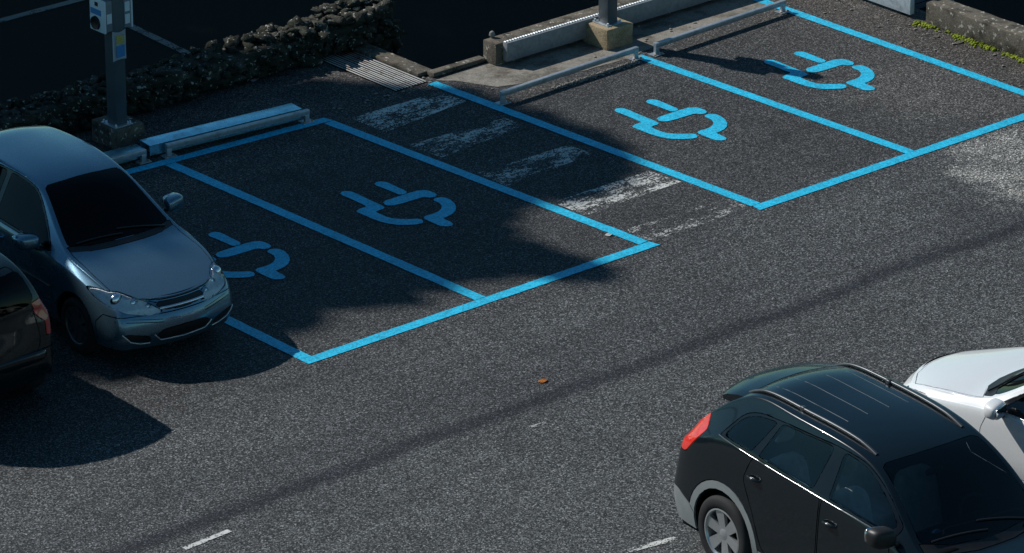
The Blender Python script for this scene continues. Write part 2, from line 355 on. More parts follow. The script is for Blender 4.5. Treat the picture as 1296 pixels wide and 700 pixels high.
# ------------------------------------------------------------------ car builder
# car space: x rearward from the front bumper, y to the car's right, z up
LEV = (('k', 0), ('l', .16), ('l', .86), ('k', 1), ('m', .26), ('k', 2), ('k', 3), ('k', 4))
def levels(c, sh=0.):
    o = []
    for t, v in LEV:
        if t == 'm':
            p = lerp(c[1], c[2], v); o.append((p[0], p[1] + (sh if p[1] > .3 else 0), p[2]))
        else: o.append(c[v] if t == 'k' else lerp(c[0], c[1], v))
    return o
def car_surface(sp, lev=3):
    cols = [levels(c['side'], sp.get('shoulder', .012)) for c in sp['st']]
    cen_top = [c['c'] for c in sp['st']]
    fr = levels([(x, 0, z) for x, z in [cen_top[0]] + sp['front']]); rr = levels([(x, 0, z) for x, z in [cen_top[-1]] + sp['rear']])
    nl = len(LEV)
    rows = [(fr[l], cols[0][l]) for l in range(nl - 1, 0, -1)] + [((c[0], 0, c[1]), cols[i][0]) for i, c in enumerate(cen_top)] + [(rr[l], cols[-1][l]) for l in range(1, nl)]
    fj = (0., .42, .8, 1.)
    verts = []; idx = {}
    def add(key, p):
        if key not in idx: idx[key] = len(verts); verts.append(Vector(p))
        return idx[key]
    ns = len(cols); nr = len(rows)
    def edgekey(r, sg):
        if r < nl - 1: return ('s', sg, 0, nl - 1 - r)
        if r < nl - 1 + ns: return ('s', sg, r - (nl - 1), 0)
        return ('s', sg, ns - 1, r - (nl - 1 + ns) + 1)
    for sg in (1, -1):
        for s in range(ns):
            for l in range(nl): x, y, z = cols[s][l]; add(('s', sg, s, l), (x, y * sg, z))
    def sk(r, j, sg):
        if j == 3: return idx[edgekey(r, sg)]
        cx, _, cz = rows[r][0]; ex, ey, ez = rows[r][1]; f = fj[j]; g = f ** 2.2
        return add(('t', r, 0, 1) if j == 0 else ('t', r, j, sg), (cx + (ex - cx) * g, ey * f * sg, cz + (ez - cz) * g))
    faces = []
    for sg in (1, -1):
        for r in range(nr - 1):
            for j in range(3):
                q = [sk(r, j, sg), sk(r, j + 1, sg), sk(r + 1, j + 1, sg), sk(r + 1, j, sg)]; faces.append(q[::-1] if sg < 0 else q)
        for s in range(ns - 1):
            for l in range(nl - 1):
                q = [idx[('s', sg, s, l)], idx[('s', sg, s, l + 1)], idx[('s', sg, s + 1, l + 1)], idx[('s', sg, s + 1, l)]]; faces.append(q[::-1] if sg < 0 else q)
    me = bpy.data.meshes.new('cage'); me.from_pydata([v[:] for v in verts], [], faces); o = bpy.data.objects.new('cage', me); COL.objects.link(o)
    md = o.modifiers.new('s', 'SUBSURF'); md.levels = lev; md.render_levels = lev
    tgt = [v.copy() for v in verts]
    for it in range(3):
        dg = bpy.context.evaluated_depsgraph_get(); dg.update(); ev = o.evaluated_get(dg); em = ev.to_mesh()
        if it < 2:
            d = [tgt[i] - em.vertices[i].co for i in range(len(verts))]; ev.to_mesh_clear()
            for i, v in enumerate(me.vertices): v.co += d[i] * .75
            me.update()
        else:
            bm = bmesh.new(); bm.from_mesh(em); ev.to_mesh_clear()
    bpy.data.objects.remove(o); bpy.data.meshes.remove(me)
    bmesh.ops.recalc_face_normals(bm, faces=bm.faces)
    f0 = max(bm.faces, key=lambda f: f.calc_center_median().z)
    if f0.normal.z < 0: bmesh.ops.reverse_faces(bm, faces=bm.faces)
    bmesh.ops.delete(bm, geom=[v for v in bm.verts if v.co.y < -1e-4], context='VERTS')
    for v in bm.verts:
        if abs(v.co.y) < 1e-3: v.co.y = 0.
    return bm
VIEW = {'side': (0, 2, 1), 'front': (1, 2, 0), 'rear': (1, 2, 0), 'top': (0, 1, 2), 'any': (0, 2, 1)}
def vfilter(view, n, c):
    if view == 'side': return n.y > .12
    if view == 'front': return n.x < -.12
    if view == 'rear': return n.x > .12
    if view == 'top': return n.z > .2
    return True
def cut(bm, view, poly):
    a, b, c = VIEW[view]
    us = [p[0] for p in poly]; vs = [p[1] for p in poly]; u0, u1, v0, v1 = min(us) - .06, max(us) + .06, min(vs) - .06, max(vs) + .06
    cand = set()
    for f in bm.faces:
        p = f.calc_center_median()
        if u0 < p[a] < u1 and v0 < p[b] < v1 and vfilter(view, f.normal, p): cand.add(f)
    m = len(poly)
    for i in range(m):
        p, q = poly[i], poly[(i + 1) % m]; du, dv = q[0] - p[0], q[1] - p[1]; ln = math.hypot(du, dv)
        if ln < 1e-5: continue
        du /= ln; dv /= ln; sel = []
        for f in cand:
            if not f.is_valid: continue
            lo = 9; hi = -9; tl = 9; th = -9
            for v in f.verts:
                x = v.co[a] - p[0]; y = v.co[b] - p[1]; d = -x * dv + y * du; t = x * du + y * dv
                lo = min(lo, d); hi = max(hi, d); tl = min(tl, t); th = max(th, t)
            if lo < -1e-5 and hi > 1e-5 and th > -.002 and tl < ln + .002: sel.append(f)
        if not sel: continue
        co = [0, 0, 0]; co[a], co[b] = p; no = [0, 0, 0]; no[a] = -dv; no[b] = du
        ge = set(sel); 
        for f in sel: ge.update(f.edges); ge.update(f.verts)
        r = bmesh.ops.bisect_plane(bm, geom=list(ge), dist=1e-5, plane_co=co, plane_no=no)
        for g in r['geom']:
            if isinstance(g, bmesh.types.BMFace): cand.add(g)
        cand = {f for f in cand if f.is_valid}
    bm.normal_update()
def grow_part(src, faces, side, gap=.005, flange=.018):
    """new bmesh of the listed faces (mirrored when side == 0: both halves in one)"""
    bm = bmesh.new(); vm = {}
    for f in faces:
        for v in f.verts:
            if v not in vm: vm[v] = bm.verts.new(v.co)
        try: bm.faces.new([vm[v] for v in f.verts])
        except ValueError: pass
    if side == 0:
        g = bmesh.ops.duplicate(bm, geom=bm.verts[:] + bm.edges[:] + bm.faces[:])['geom']
        for v in g:
            if isinstance(v, bmesh.types.BMVert): v.co.y = -v.co.y
        bmesh.ops.reverse_faces(bm, faces=[f for f in g if isinstance(f, bmesh.types.BMFace)])
        bmesh.ops.remove_doubles(bm, verts=[v for v in bm.verts if abs(v.co.y) < 1e-4], dist=2e-4)
    elif side < 0:
        for v in bm.verts: v.co.y = -v.co.y
        bmesh.ops.reverse_faces(bm, faces=bm.faces)
    bm.normal_update()
    be = [e for e in bm.edges if len(e.link_faces) == 1]
    if gap:
        mv = {}
        for v in {v for e in be for v in e.verts}:
            d = Vector()
            for e in v.link_edges:
                if len(e.link_faces) == 1:
                    f = e.link_faces[0]; t = (e.verts[1].co - e.verts[0].co).normalized(); q = f.normal.cross(t)
                    if q.dot(f.calc_center_median() - e.verts[0].co) < 0: q = -q
                    d += q
            if d.length > 1e-6: mv[v] = d.normalized() * gap
        for v, d in mv.items(): v.co += d
    if flange and be:
        nrm = {v: v.normal.copy() for e in be for v in e.verts}
        r = bmesh.ops.extrude_edge_only(bm, edges=be)
        nv = [g for g in r['geom'] if isinstance(g, bmesh.types.BMVert)]
        orig = [(v.co.copy(), n) for v, n in nrm.items()]
        key = {tuple(round(c, 5) for c in co): n for co, n in orig}
        for v in nv:
            n = key.get(tuple(round(c, 5) for c in v.co))
            if n is not None: v.co -= n * flange
    return bm
def circle(cx, cz, r, a0=0, a1=360, n=28): return [(cx + r * math.cos(R(a0 + (a1 - a0) * i / n)), cz + r * math.sin(R(a0 + (a1 - a0) * i / n))) for i in range(n if a1 - a0 == 360 else n + 1)]
def wheel(parent, x, y, r, w, sg, style, mat_rim):
    """tyre with its rim, outside facing sg"""
    bm = bmesh.new(); h = w / 2; rr = r * .66
    pr = [(rr, -h * .82), (rr * 1.06, -h * .95), (r * .9, -h), (r * .975, -h * .8), (r, -h * .55), (r, h * .55), (r * .975, h * .8), (r * .9, h), (rr * 1.06, h * .95), (rr, h * .82)]
    lathe(bm, pr, 48, 'y', (0, 0, 0)); bmesh.ops.recalc_face_normals(bm, faces=bm.faces)
    o = obj('wheel', bm, M['rubber'], parent, 50); o.location = (x, y, r)
    bm = bmesh.new(); s = sg
    rg = lathe(bm, [(rr * 1.0, s * h * .80), (rr * 1.03, s * h * .93), (rr * .97, s * h * .95), (rr * .92, s * h * .80), (rr * .90, s * h * .1)], 48, 'y')
    ns, wid, dbl = style
    for k in range(ns):
        t0 = 2 * math.pi * k / ns + .3
        for off in ((0,) if not dbl else (-dbl, dbl)):
            t = t0 + off; ca, sa = math.cos(t), math.sin(t)
            for (r0, r1, w0, w1) in ((rr * .16, rr * .95, wid * .62, wid),):
                q = []
                for yy in (s * h * .74, s * h * .45):
                    for rad, ww in ((r0, w0), (r1, w1)):
                        yo = yy + (s * h * .1 if rad == r1 else 0)
                        for sd in (-1, 1): q.append(bm.verts.new((rad * ca - sd * ww * sa, yo, rad * sa + sd * ww * ca)))
                for fi in ((0, 1, 3, 2), (4, 6, 7, 5), (0, 2, 6, 4), (1, 5, 7, 3), (0, 4, 5, 1), (2, 3, 7, 6)): bm.faces.new([q[i] for i in fi])
    lathe(bm, [(0.001, s * h * .80), (rr * .12, s * h * .80), (rr * .24, s * h * .74), (rr * .26, s * h * .3)], 24, 'y')
    bmesh.ops.recalc_face_normals(bm, faces=bm.faces)
    ri = obj('rim', bm, mat_rim, o, 30)
    bm = bmesh.new(); lathe(bm, [(0.001, s * h * .12), (rr * .7, s * h * .14), (rr * .93, s * h * .1), (rr * .93, -s * h * .6)], 32, 'y'); bmesh.ops.recalc_face_normals(bm, faces=bm.faces)
    obj('brake_disc', bm, M['void'], o, 40)
    return o
def blob(bm, c, r, seg=2, nz=0., mtx=None):
    g = bmesh.ops.create_icosphere(bm, subdivisions=seg, radius=1.)
    for v in g['verts']:
        d = v.co.copy()
        k = 1 + (nz * noise.noise(d * 1.7 + Vector(c) * 3.1) if nz else 0)
        v.co = Vector((d.x * r[0] * k, d.y * r[1] * k, d.z * r[2] * k))
        if mtx is not None: v.co = mtx @ v.co
        v.co += Vector(c)
    return g['verts']
def superbox(bm, c, half, e=.5, n=3, shear=(0, 0, 0)):
    g = bmesh.ops.create_icosphere(bm, subdivisions=n, radius=1.)
    for v in g['verts']:
        d = v.co; f = lambda t: math.copysign(abs(t) ** e, t)
        p = Vector((f(d.x) * half[0], f(d.y) * half[1], f(d.z) * half[2]))
        p.x += shear[0] * p.y + shear[1] * p.z; p.y += shear[2] * p.z
        v.co = p + Vector(c)
def make_car(name, sp, loc, deg, paint, label, group=None):
    """deg: heading in the plane; the car's +x points rearward"""
    h = Vector((math.cos(R(deg)), math.sin(R(deg))))
    root = empty(name, loc, math.atan2(-h.y, -h.x)); tag(root, label, 'car', group)
    bm = car_surface(sp)
    full = bm.copy(); g = bmesh.ops.duplicate(full, geom=full.verts[:] + full.edges[:] + full.faces[:])['geom']
    for v in g:
        if isinstance(v, bmesh.types.BMVert): v.co.y = -v.co.y
    tree = BVHTree.FromBMesh(full); full.free()
    def sy(x, z, sg=1, off=0.):
        hit = tree.ray_cast(Vector((x, 3. * sg, z)), Vector((0, -sg, 0)))[0]
        return (hit.y + off * sg) if hit else .7 * sg
    def tz(x, y): 
        hit = tree.ray_cast(Vector((x, y, 3.)), Vector((0, 0, -1)))[0]; return hit.z if hit else 1.
    def fx(y, z):
        hit = tree.ray_cast(Vector((-3., y, z)), Vector((1, 0, 0)))[0]; return hit.x if hit else 0.
    wr = sp['wheel_r']
    feats = [('VOID', 'side', circle(x, wr + .01, wr + sp.get('arch', .055)), 0) for x in sp['axles']] + sp['features']
    for nm, view, poly, side in feats:
        if nm == 'VOID': poly = [p for p in poly]
        cut(bm, view, poly)
    lab = {}
    cs = [(f, f.calc_center_median()) for f in bm.faces]
    groups = {}
    for f, c in cs:
        hit = ('body', 0)
        for nm, view, poly, side in feats:
            a, b, _ = VIEW[view]
            if vfilter(view, f.normal, c) and inside((c[a], c[b]), poly): hit = (nm, side); break
        groups.setdefault(hit, []).append(f)
    mats = dict(sp['mats'])
    made = {}
    for (nm, side), fs in groups.items():
        if nm == 'VOID': continue
        base = nm.split('#')[0]; mt = mats.get(base, paint); isg = base in ('headlight', 'windshield', 'side_window', 'quarter_window', 'rear_window')
        for sg in ((0,) if side == 0 else (1, -1)):
            b2 = grow_part(bm, fs, sg, .0055 if not isg else .0015, .02 if not isg else 0.)
            o = obj(base, b2, mt, root, 38); made.setdefault(nm, []).append(o)
    # dark lining inside, open at the glass
    lf = [f for (nm, s), fs in groups.items() if nm != 'VOID' and nm.split('#')[0] not in ('windshield', 'side_window', 'quarter_window', 'rear_window', 'headlight') for f in fs]
    b2 = grow_part(bm, lf, 0, -.012, 0)
    b2.normal_update()
    for v in b2.verts: v.co -= v.normal * .03
    # floor pan and wheel wells
    yw = sp['half'] - .2
    box(b2, .25, sp['len'] - .25, -(sp['half'] - .09), sp['half'] - .09, .20, .24)
    for x in sp['axles']:
        for sg in (1, -1):
            A = []; 
            for k in range(15):
                t = R(-4 + 188 * k / 14); rr = wr + sp.get('arch', .055) + .015
                A.append([b2.verts.new((x + rr * math.cos(t), sg * yy, wr + rr * math.sin(t))) for yy in (sp['half'] - .04, sp['half'] - .34)])
            for P, Q in zip(A, A[1:]): b2.faces.new((P[0], P[1], Q[1], Q[0]))
            b2.faces.new([P[1] for P in A])
    obj('body_lining', b2, M['void'], root, 60)
    for i, x in enumerate(sp['axles']):
        for sg in (1, -1): wheel(root, x, sg * (sp['half'] - sp.get('inset', .02) - sp['wheel_w'] / 2), wr, sp['wheel_w'], sg, sp['spokes'], M[sp['rim']])
    # mirrors
    mx, my, mz = sp['mirror']; ms = sp.get('mirror_size', (.085, .115, .075))
    for sg in (1, -1):
        b = bmesh.new(); superbox(b, (mx, sg * my, mz), ms, .62, 3, (.25 * sg, 0, 0))
        o = obj('wing_mirror', b, mats.get('wing_mirror', paint), root, 60)
        b = bmesh.new(); tube(b, [(mx + .02, sg * (my - .06), mz - .05), (mx - .01, sy(mx - .02, mz - .13, sg, -.01), mz - .10)], .028, 8); obj('mirror_arm', b, M['black'], o, 60)
        b = bmesh.new(); superbox(b, (mx + ms[0] * .96, sg * my * 1.004, mz), (.012, ms[1] * .85, ms[2] * .8), .5, 2, (.25 * sg, 0, 0)); obj('mirror_glass', b, M['chrome'], o, 60)
    # handles
    for x, z in sp['handles']:
        for sg in (1, -1):
            b = bmesh.new(); pts = [(x + dx, sy(x + dx, z, sg, off), z + dz) for dx, off, dz in ((-.085, -.005, .0), (-.06, .024, .004), (0, .032, .006), (.06, .024, .004), (.085, -.005, 0))]
            tube(b, pts, [.012, .016, .018, .016, .012], 8); obj('door_handle', b, paint if not sp.get('handle_mat') else M[sp['handle_mat']], root, 60)
    # interior
    it = sp['interior']
    b = bmesh.new(); y0 = sp['half'] - .16
    superbox(b, (it['dash'][0], 0, it['dash'][1]), (.26, y0, .12), .5, 3); obj('dashboard', b, M['void'], root, 60)
    b = bmesh.new(); sx_, sz_ = it['dash'][0] + .33, it['dash'][1] + .0
    wy = -.34
    ring = [(sx_ + .10 * math.sin(t) , wy + .17 * math.cos(t), sz_ + .14 * math.sin(t)) for t in [2 * math.pi * k / 24 for k in range(25)]]
    tube(b, ring, .014, 6, False); tube(b, [(sx_, wy - .16, sz_), (sx_, wy + .16, sz_)], .016, 6); obj('steering_wheel', b, M['black'], root, 60)
    for x, ys in it['seats']:
        for yy in ys:
            b = bmesh.new(); superbox(b, (x, yy, .48), (.25, .23, .10), .45, 3); superbox(b, (x + .27, yy, .78), (.075, .22, .34), .45, 3, (0, .25, 0)); superbox(b, (x + .37, yy, 1.19 * sp.get('seat_k', 1)), (.045, .11, .075), .5, 2)
            obj('seat', b, M[sp.get('seat_mat', 'seat')], root, 60)
    b = bmesh.new(); superbox(b, (it['rear_view'][0], 0, it['rear_view'][1]), (.018, .10, .03), .5, 2); obj('rear_view_mirror', b, M['black'], root, 60)
    # headlamp innards
    hf = [f for (nm, s_), fs in groups.items() if nm == 'headlight' for f in fs]
    if sp.get('lamps') and hf:
        for sg in (1, -1):
            hb = grow_part(bm, hf, sg, .0, 0.); hb.normal_update(); hn = [(v, v.normal.copy()) for v in hb.verts]
            for v, n_ in hn: v.co -= n_ * (.014 + .012 * noise.noise(v.co * 14))
            obj('lamp_bowl', hb, M['lamp_bowl'], root, 180)
    for (x, y, z, r) in sp.get('lamps', ()):
        for sg in (1, -1):
            b = bmesh.new(); blob(b, (fx(sg * y, z) + r * .75 + .022, sg * y, z), (r * .7, r, r), 3); obj('lamp_reflector', b, M['chrome'], root, 180)
    bm.free()
    return root, dict(sy=sy, tz=tz, fx=fx, made=made)

def strip_on_side(root, name, pts, sy, r, mat, off=.004, both=True, n=6):
    for sg in ((1, -1) if both else (1,)):
        b = bmesh.new(); tube(b, [(x, sy(x, z, sg, off), z) for x, z in pts], r, n); obj(name, b, mat, root, 60)
def dense(pts, n):
    o = []
    for a, b in zip(pts, pts[1:]):
        for k in range(n): o.append(lerp(a, b, k / n))
    return o + [pts[-1]]
def st(c, *side): return {'c': c, 'side': list(side)}
HATCH = dict(
    len=3.84, half=.765, wheel_r=.29, wheel_w=.185, axles=(.80, 3.29), arch=.05, spokes=(9, .035, 0), rim='alloy_dark',
    front=[(.02, .615), (-.035, .48), (-.02, .33), (.07, .20)], rear=[(3.76, .84), (3.82, .56), (3.82, .38), (3.72, .24)],
    st=[
        st((.08, .705), (.27, .57, .73), (.20, .63, .63), (.15, .665, .48), (.15, .67, .34), (.20, .64, .21)),
        st((.46, .825), (.52, .635, .815), (.50, .70, .73), (.46, .742, .52), (.46, .745, .36), (.46, .71, .21)),
        st((.80, .905), (.84, .645, .885), (.82, .715, .81), (.80, .762, .58), (.80, .762, .37), (.80, .72, .21)),
        st((1.02, .955), (1.12, .625, .945), (1.12, .722, .87), (1.12, .765, .62), (1.12, .762, .38), (1.12, .72, .21)),
        st((1.40, 1.20), (1.50, .545, 1.18), (1.50, .725, .895), (1.50, .765, .64), (1.50, .762, .38), (1.50, .72, .21)),
        st((1.78, 1.405), (1.84, .465, 1.365), (1.84, .725, .91), (1.84, .765, .65), (1.84, .762, .38), (1.84, .72, .21)),
        st((2.38, 1.45), (2.38, .485, 1.41), (2.38, .73, .93), (2.38, .765, .66), (2.38, .762, .38), (2.38, .72, .21)),
        st((2.95, 1.435), (2.95, .475, 1.39), (2.95, .725, .945), (2.95, .765, .67), (2.95, .762, .38), (2.95, .72, .21)),
        st((3.42, 1.36), (3.34, .455, 1.32), (3.34, .70, .95), (3.32, .755, .68), (3.32, .757, .39), (3.32, .71, .22)),
        st((3.66, 1.0), (3.56, .56, .99), (3.62, .64, .83), (3.68, .69, .56), (3.68, .685, .38), (3.60, .64, .24)),
    ],
    mats={},
    features=[
        ('headlight', 'front', round_poly([(.215, .575), (.36, .56), (.57, .60), (.71, .68), (.72, .775), (.53, .765), (.34, .675)], .04), 1),
        ('grille', 'front', round_poly([(-.2, .575), (.19, .59), (.275, .635), (.24, .668), (-.2, .665)], .02), 0),
        ('lower_grille', 'front', round_poly([(-.2, .285), (.245, .295), (.32, .345), (.25, .41), (-.2, .425)], .04), 0),
        ('fog_intake', 'front', round_poly([(.36, .275), (.52, .30), (.63, .40), (.50, .385), (.37, .35)], .03), 1),
        ('windshield', 'top', [(1.03, -.2), (1.035, .15), (1.07, .38), (1.14, .565), (1.19, .575), (1.50, .50), (1.77, .435), (1.80, .39), (1.775, .2), (1.77, -.2)], 0),
        ('cowl', 'top', [(.955, -.2), (.965, .2), (1.0, .42), (1.07, .595), (1.14, .60), (1.14, .56), (1.03, .1), (1.03, -.2)], 0),
        ('hood', 'top', [(.02, -.2), (.02, .12), (.10, .30), (.21, .50), (.30, .59), (.60, .615), (1.07, .60), (1.0, .42), (.965, .2), (.955, -.2)], 0),
        ('side_window#f', 'side', round_poly([(1.33, .93), (1.58, 1.15), (1.83, 1.325), (2.05, 1.365), (2.29, 1.375), (2.29, .965)], [.03, .1, .12, .1, .03, .03]), 1),
        ('side_window#r', 'side', round_poly([(2.37, .967), (2.37, 1.375), (2.75, 1.36), (3.02, 1.29), (3.12, 1.0)], [.03, .03, .1, .1, .05]), 1),
        ('window_frame', 'side', round_poly([(1.27, .905), (1.56, 1.17), (1.81, 1.345), (2.05, 1.388), (2.35, 1.397), (2.78, 1.38), (3.06, 1.30), (3.16, .975), (2.3, .94)], [.02, .1, .12, .1, .1, .1, .1, .05, .1]), 1),
        ('rear_window', 'rear', round_poly([(-.2, 1.0), (.44, 1.01), (.475, 1.05), (.40, 1.29), (-.2, 1.315)], [.0, .05, .05, .06, 0]), 0),
        ('taillight', 'side', round_poly([(3.50, .66), (3.44, .97), (3.56, 1.03), (3.95, .95), (3.95, .62)], .03), 1),
        ('tailgate', 'rear', round_poly([(-.2, .48), (.46, .50), (.56, .66), (.52, .98), (.44, 1.335), (-.2, 1.36)], [0, .06, .06, .05, .06, 0]), 0),
        ('door#f', 'side', round_poly([(1.22, .27), (1.17, .62), (1.26, .905), (2.30, .942), (2.31, .27)], .05), 1),
        ('door#r', 'side', round_poly([(2.33, .27), (2.33, .943), (3.13, .968), (3.08, .72), (2.93, .50), (2.88, .27)], .05), 1),
        ('front_bumper', 'any', [(-.4, .05), (.42, .05), (.43, .47), (.34, .565), (-.4, .565)], 0),
        ('rear_bumper', 'any', [(3.55, .05), (4.2, .05), (4.2, .58), (3.62, .58), (3.57, .48)], 0),
    ],
    mirror=(1.47, .86, .99), handles=[(2.18, .80), (2.98, .82)],
    interior=dict(dash=(1.22, .82), seats=[(1.95, (-.34, .34)), (2.8, (-.34, .34))], rear_view=(1.72, 1.27)), seat_k=.98,
    lamps=[(.19, .44, .655, .062), (.29, .575, .69, .07), (.15, .33, .62, .04)])
SUV = dict(
    len=4.55, half=.845, shoulder=.02, seat_mat='seat_pale', wheel_r=.36, wheel_w=.235, axles=(.93, 3.64), arch=.055, spokes=(6, .058, 0), rim='alloy', inset=.0,
    front=[(.0, .80), (-.05, .58), (-.03, .40), (.08, .25)], rear=[(4.40, 1.02), (4.46, .74), (4.50, .48), (4.43, .25)],
    st=[
        st((.08, .93), (.28, .64, .95), (.20, .70, .82), (.16, .74, .58), (.16, .74, .40), (.22, .70, .25)),
        st((.55, 1.03), (.60, .70, 1.02), (.58, .775, .92), (.56, .825, .64), (.56, .83, .44), (.56, .78, .27)),
        st((.92, 1.08), (.95, .70, 1.065), (.94, .79, .99), (.93, .838, .70), (.93, .84, .44), (.93, .79, .27)),
        st((1.03, 1.13), (1.20, .685, 1.145), (1.22, .80, 1.09), (1.22, .842, .74), (1.22, .84, .44), (1.22, .79, .27)),
        st((1.42, 1.40), (1.52, .645, 1.41), (1.54, .805, 1.19), (1.54, .843, .76), (1.54, .84, .44), (1.54, .79, .27)),
        st((1.82, 1.65), (1.90, .585, 1.625), (1.90, .805, 1.225), (1.90, .843, .77), (1.90, .84, .44), (1.90, .79, .27)),
        st((2.45, 1.745), (2.42, .595, 1.70), (2.42, .805, 1.255), (2.42, .843, .78), (2.42, .84, .44), (2.42, .79, .27)),
        st((3.10, 1.745), (3.08, .585, 1.695), (3.08, .80, 1.275), (3.08, .842, .79), (3.08, .84, .44), (3.08, .79, .27)),
        st((3.72, 1.69), (3.66, .56, 1.645), (3.70, .775, 1.28), (3.66, .838, .80), (3.66, .84, .45), (3.66, .81, .26)),
        st((4.22, 1.25), (4.12, .69, 1.27), (4.27, .765, 1.06), (4.34, .80, .72), (4.38, .80, .46), (4.33, .775, .245)),
    ],
    mats={},
    features=[
        ('headlight', 'front', round_poly([(.36, .80), (.50, .74), (.72, .78), (.76, .98), (.60, .96), (.42, .88)], .04), 1),
        ('grille', 'front', round_poly([(-.2, .66), (.30, .67), (.38, .86), (-.2, .885)], .04), 0),
        ('lower_grille', 'front', round_poly([(-.2, .40), (.40, .40), (.44, .55), (-.2, .56)], .03), 0),
        ('windshield', 'top', [(1.05, -.2), (1.055, .15), (1.10, .40), (1.21, .625), (1.25, .632), (1.54, .585), (1.85, .53), (1.88, .48), (1.85, .2), (1.84, -.2)], 0),
        ('cowl', 'top', [(.965, -.2), (.975, .2), (1.03, .45), (1.14, .66), (1.22, .655), (1.21, .62), (1.05, .1), (1.05, -.2)], 0),
        ('hood', 'top', [(.02, -.2), (.02, .12), (.12, .35), (.28, .60), (.50, .66), (1.12, .665), (1.03, .45), (.975, .2), (.965, -.2)], 0),
        ('quarter_window', 'side', round_poly([(3.72, 1.288), (3.56, 1.49), (3.38, 1.56), (3.14, 1.585), (3.31, 1.288)], [.05, .12, .12, .03, .03]), 1),
        ('side_window#r', 'side', round_poly([(3.20, 1.285), (3.07, 1.60), (2.38, 1.635), (2.45, 1.262)], [.02, .05, .05, .02]), 1),
        ('side_window#f', 'side', round_poly([(2.235, 1.255), (2.25, 1.632), (2.0, 1.61), (1.80, 1.535), (1.58, 1.40), (1.44, 1.28), (1.47, 1.222)], [.02, .05, .08, .1, .1, .03, .03]), 1),
        ('window_frame', 'side', round_poly([(3.78, 1.268), (3.58, 1.515), (3.40, 1.585), (3.10, 1.615), (2.30, 1.657), (1.98, 1.633), (1.77, 1.555), (1.54, 1.415), (1.38, 1.275), (1.40, 1.20), (2.30, 1.235)], [.04, .12, .1, .1, .1, .1, .1, .1, .05, .02, .1]), 1),
        ('taillight', 'side', round_poly([(3.98, 1.24), (4.06, 1.44), (4.60, 1.44), (4.60, .95), (4.22, .95)], [.03, .03, 0, 0, .04]), 1),
        ('rear_window', 'rear', round_poly([(-.2, 1.22), (.55, 1.23), (.60, 1.27), (.50, 1.56), (-.2, 1.60)], [.0, .05, .05, .06, 0]), 0),
        ('tailgate', 'rear', round_poly([(-.2, .62), (.60, .63), (.66, .80), (.64, 1.22), (.52, 1.62), (-.2, 1.655)], [0, .06, .06, .05, .06, 0]), 0),
        ('rear_bumper', 'any', [(3.98, .05), (4.8, .05), (4.8, .565), (4.30, .555), (4.12, .48), (4.0, .36)], 0),
        ('front_bumper', 'any', [(-.4, .05), (.50, .05), (.52, .45), (.45, .72), (-.4, .74)], 0),
        ('wheel_arch_trim#f', 'side', circle(.93, .37, .495, -25, 205, 24), 1),
        ('wheel_arch_trim#r', 'side', circle(3.64, .37, .495, -25, 205, 24), 1),
        ('sill', 'side', [(1.2, .05), (3.3, .05), (3.3, .40), (1.2, .40)], 1),
        ('door#f', 'side', round_poly([(1.36, .42), (1.30, .75), (1.44, 1.195), (2.31, 1.23), (2.34, .42)], .05), 1),
        ('door#r', 'side', round_poly([(2.36, .42), (2.33, 1.232), (3.26, 1.262), (3.37, 1.02), (3.22, .76), (3.08, .42)], .06), 1),
    ],
    mirror=(1.36, .955, 1.27), mirror_size=(.088, .108, .088), handles=[(2.17, 1.045), (3.21, 1.075)],
    interior=dict(dash=(1.28, 1.03), seats=[(2.15, (-.38, .38)), (3.0, (-.38, .38))], rear_view=(1.80, 1.46)), seat_k=1.12,
    lamps=[(.22, .50, .83, .07), (.3, .62, .87, .07)])
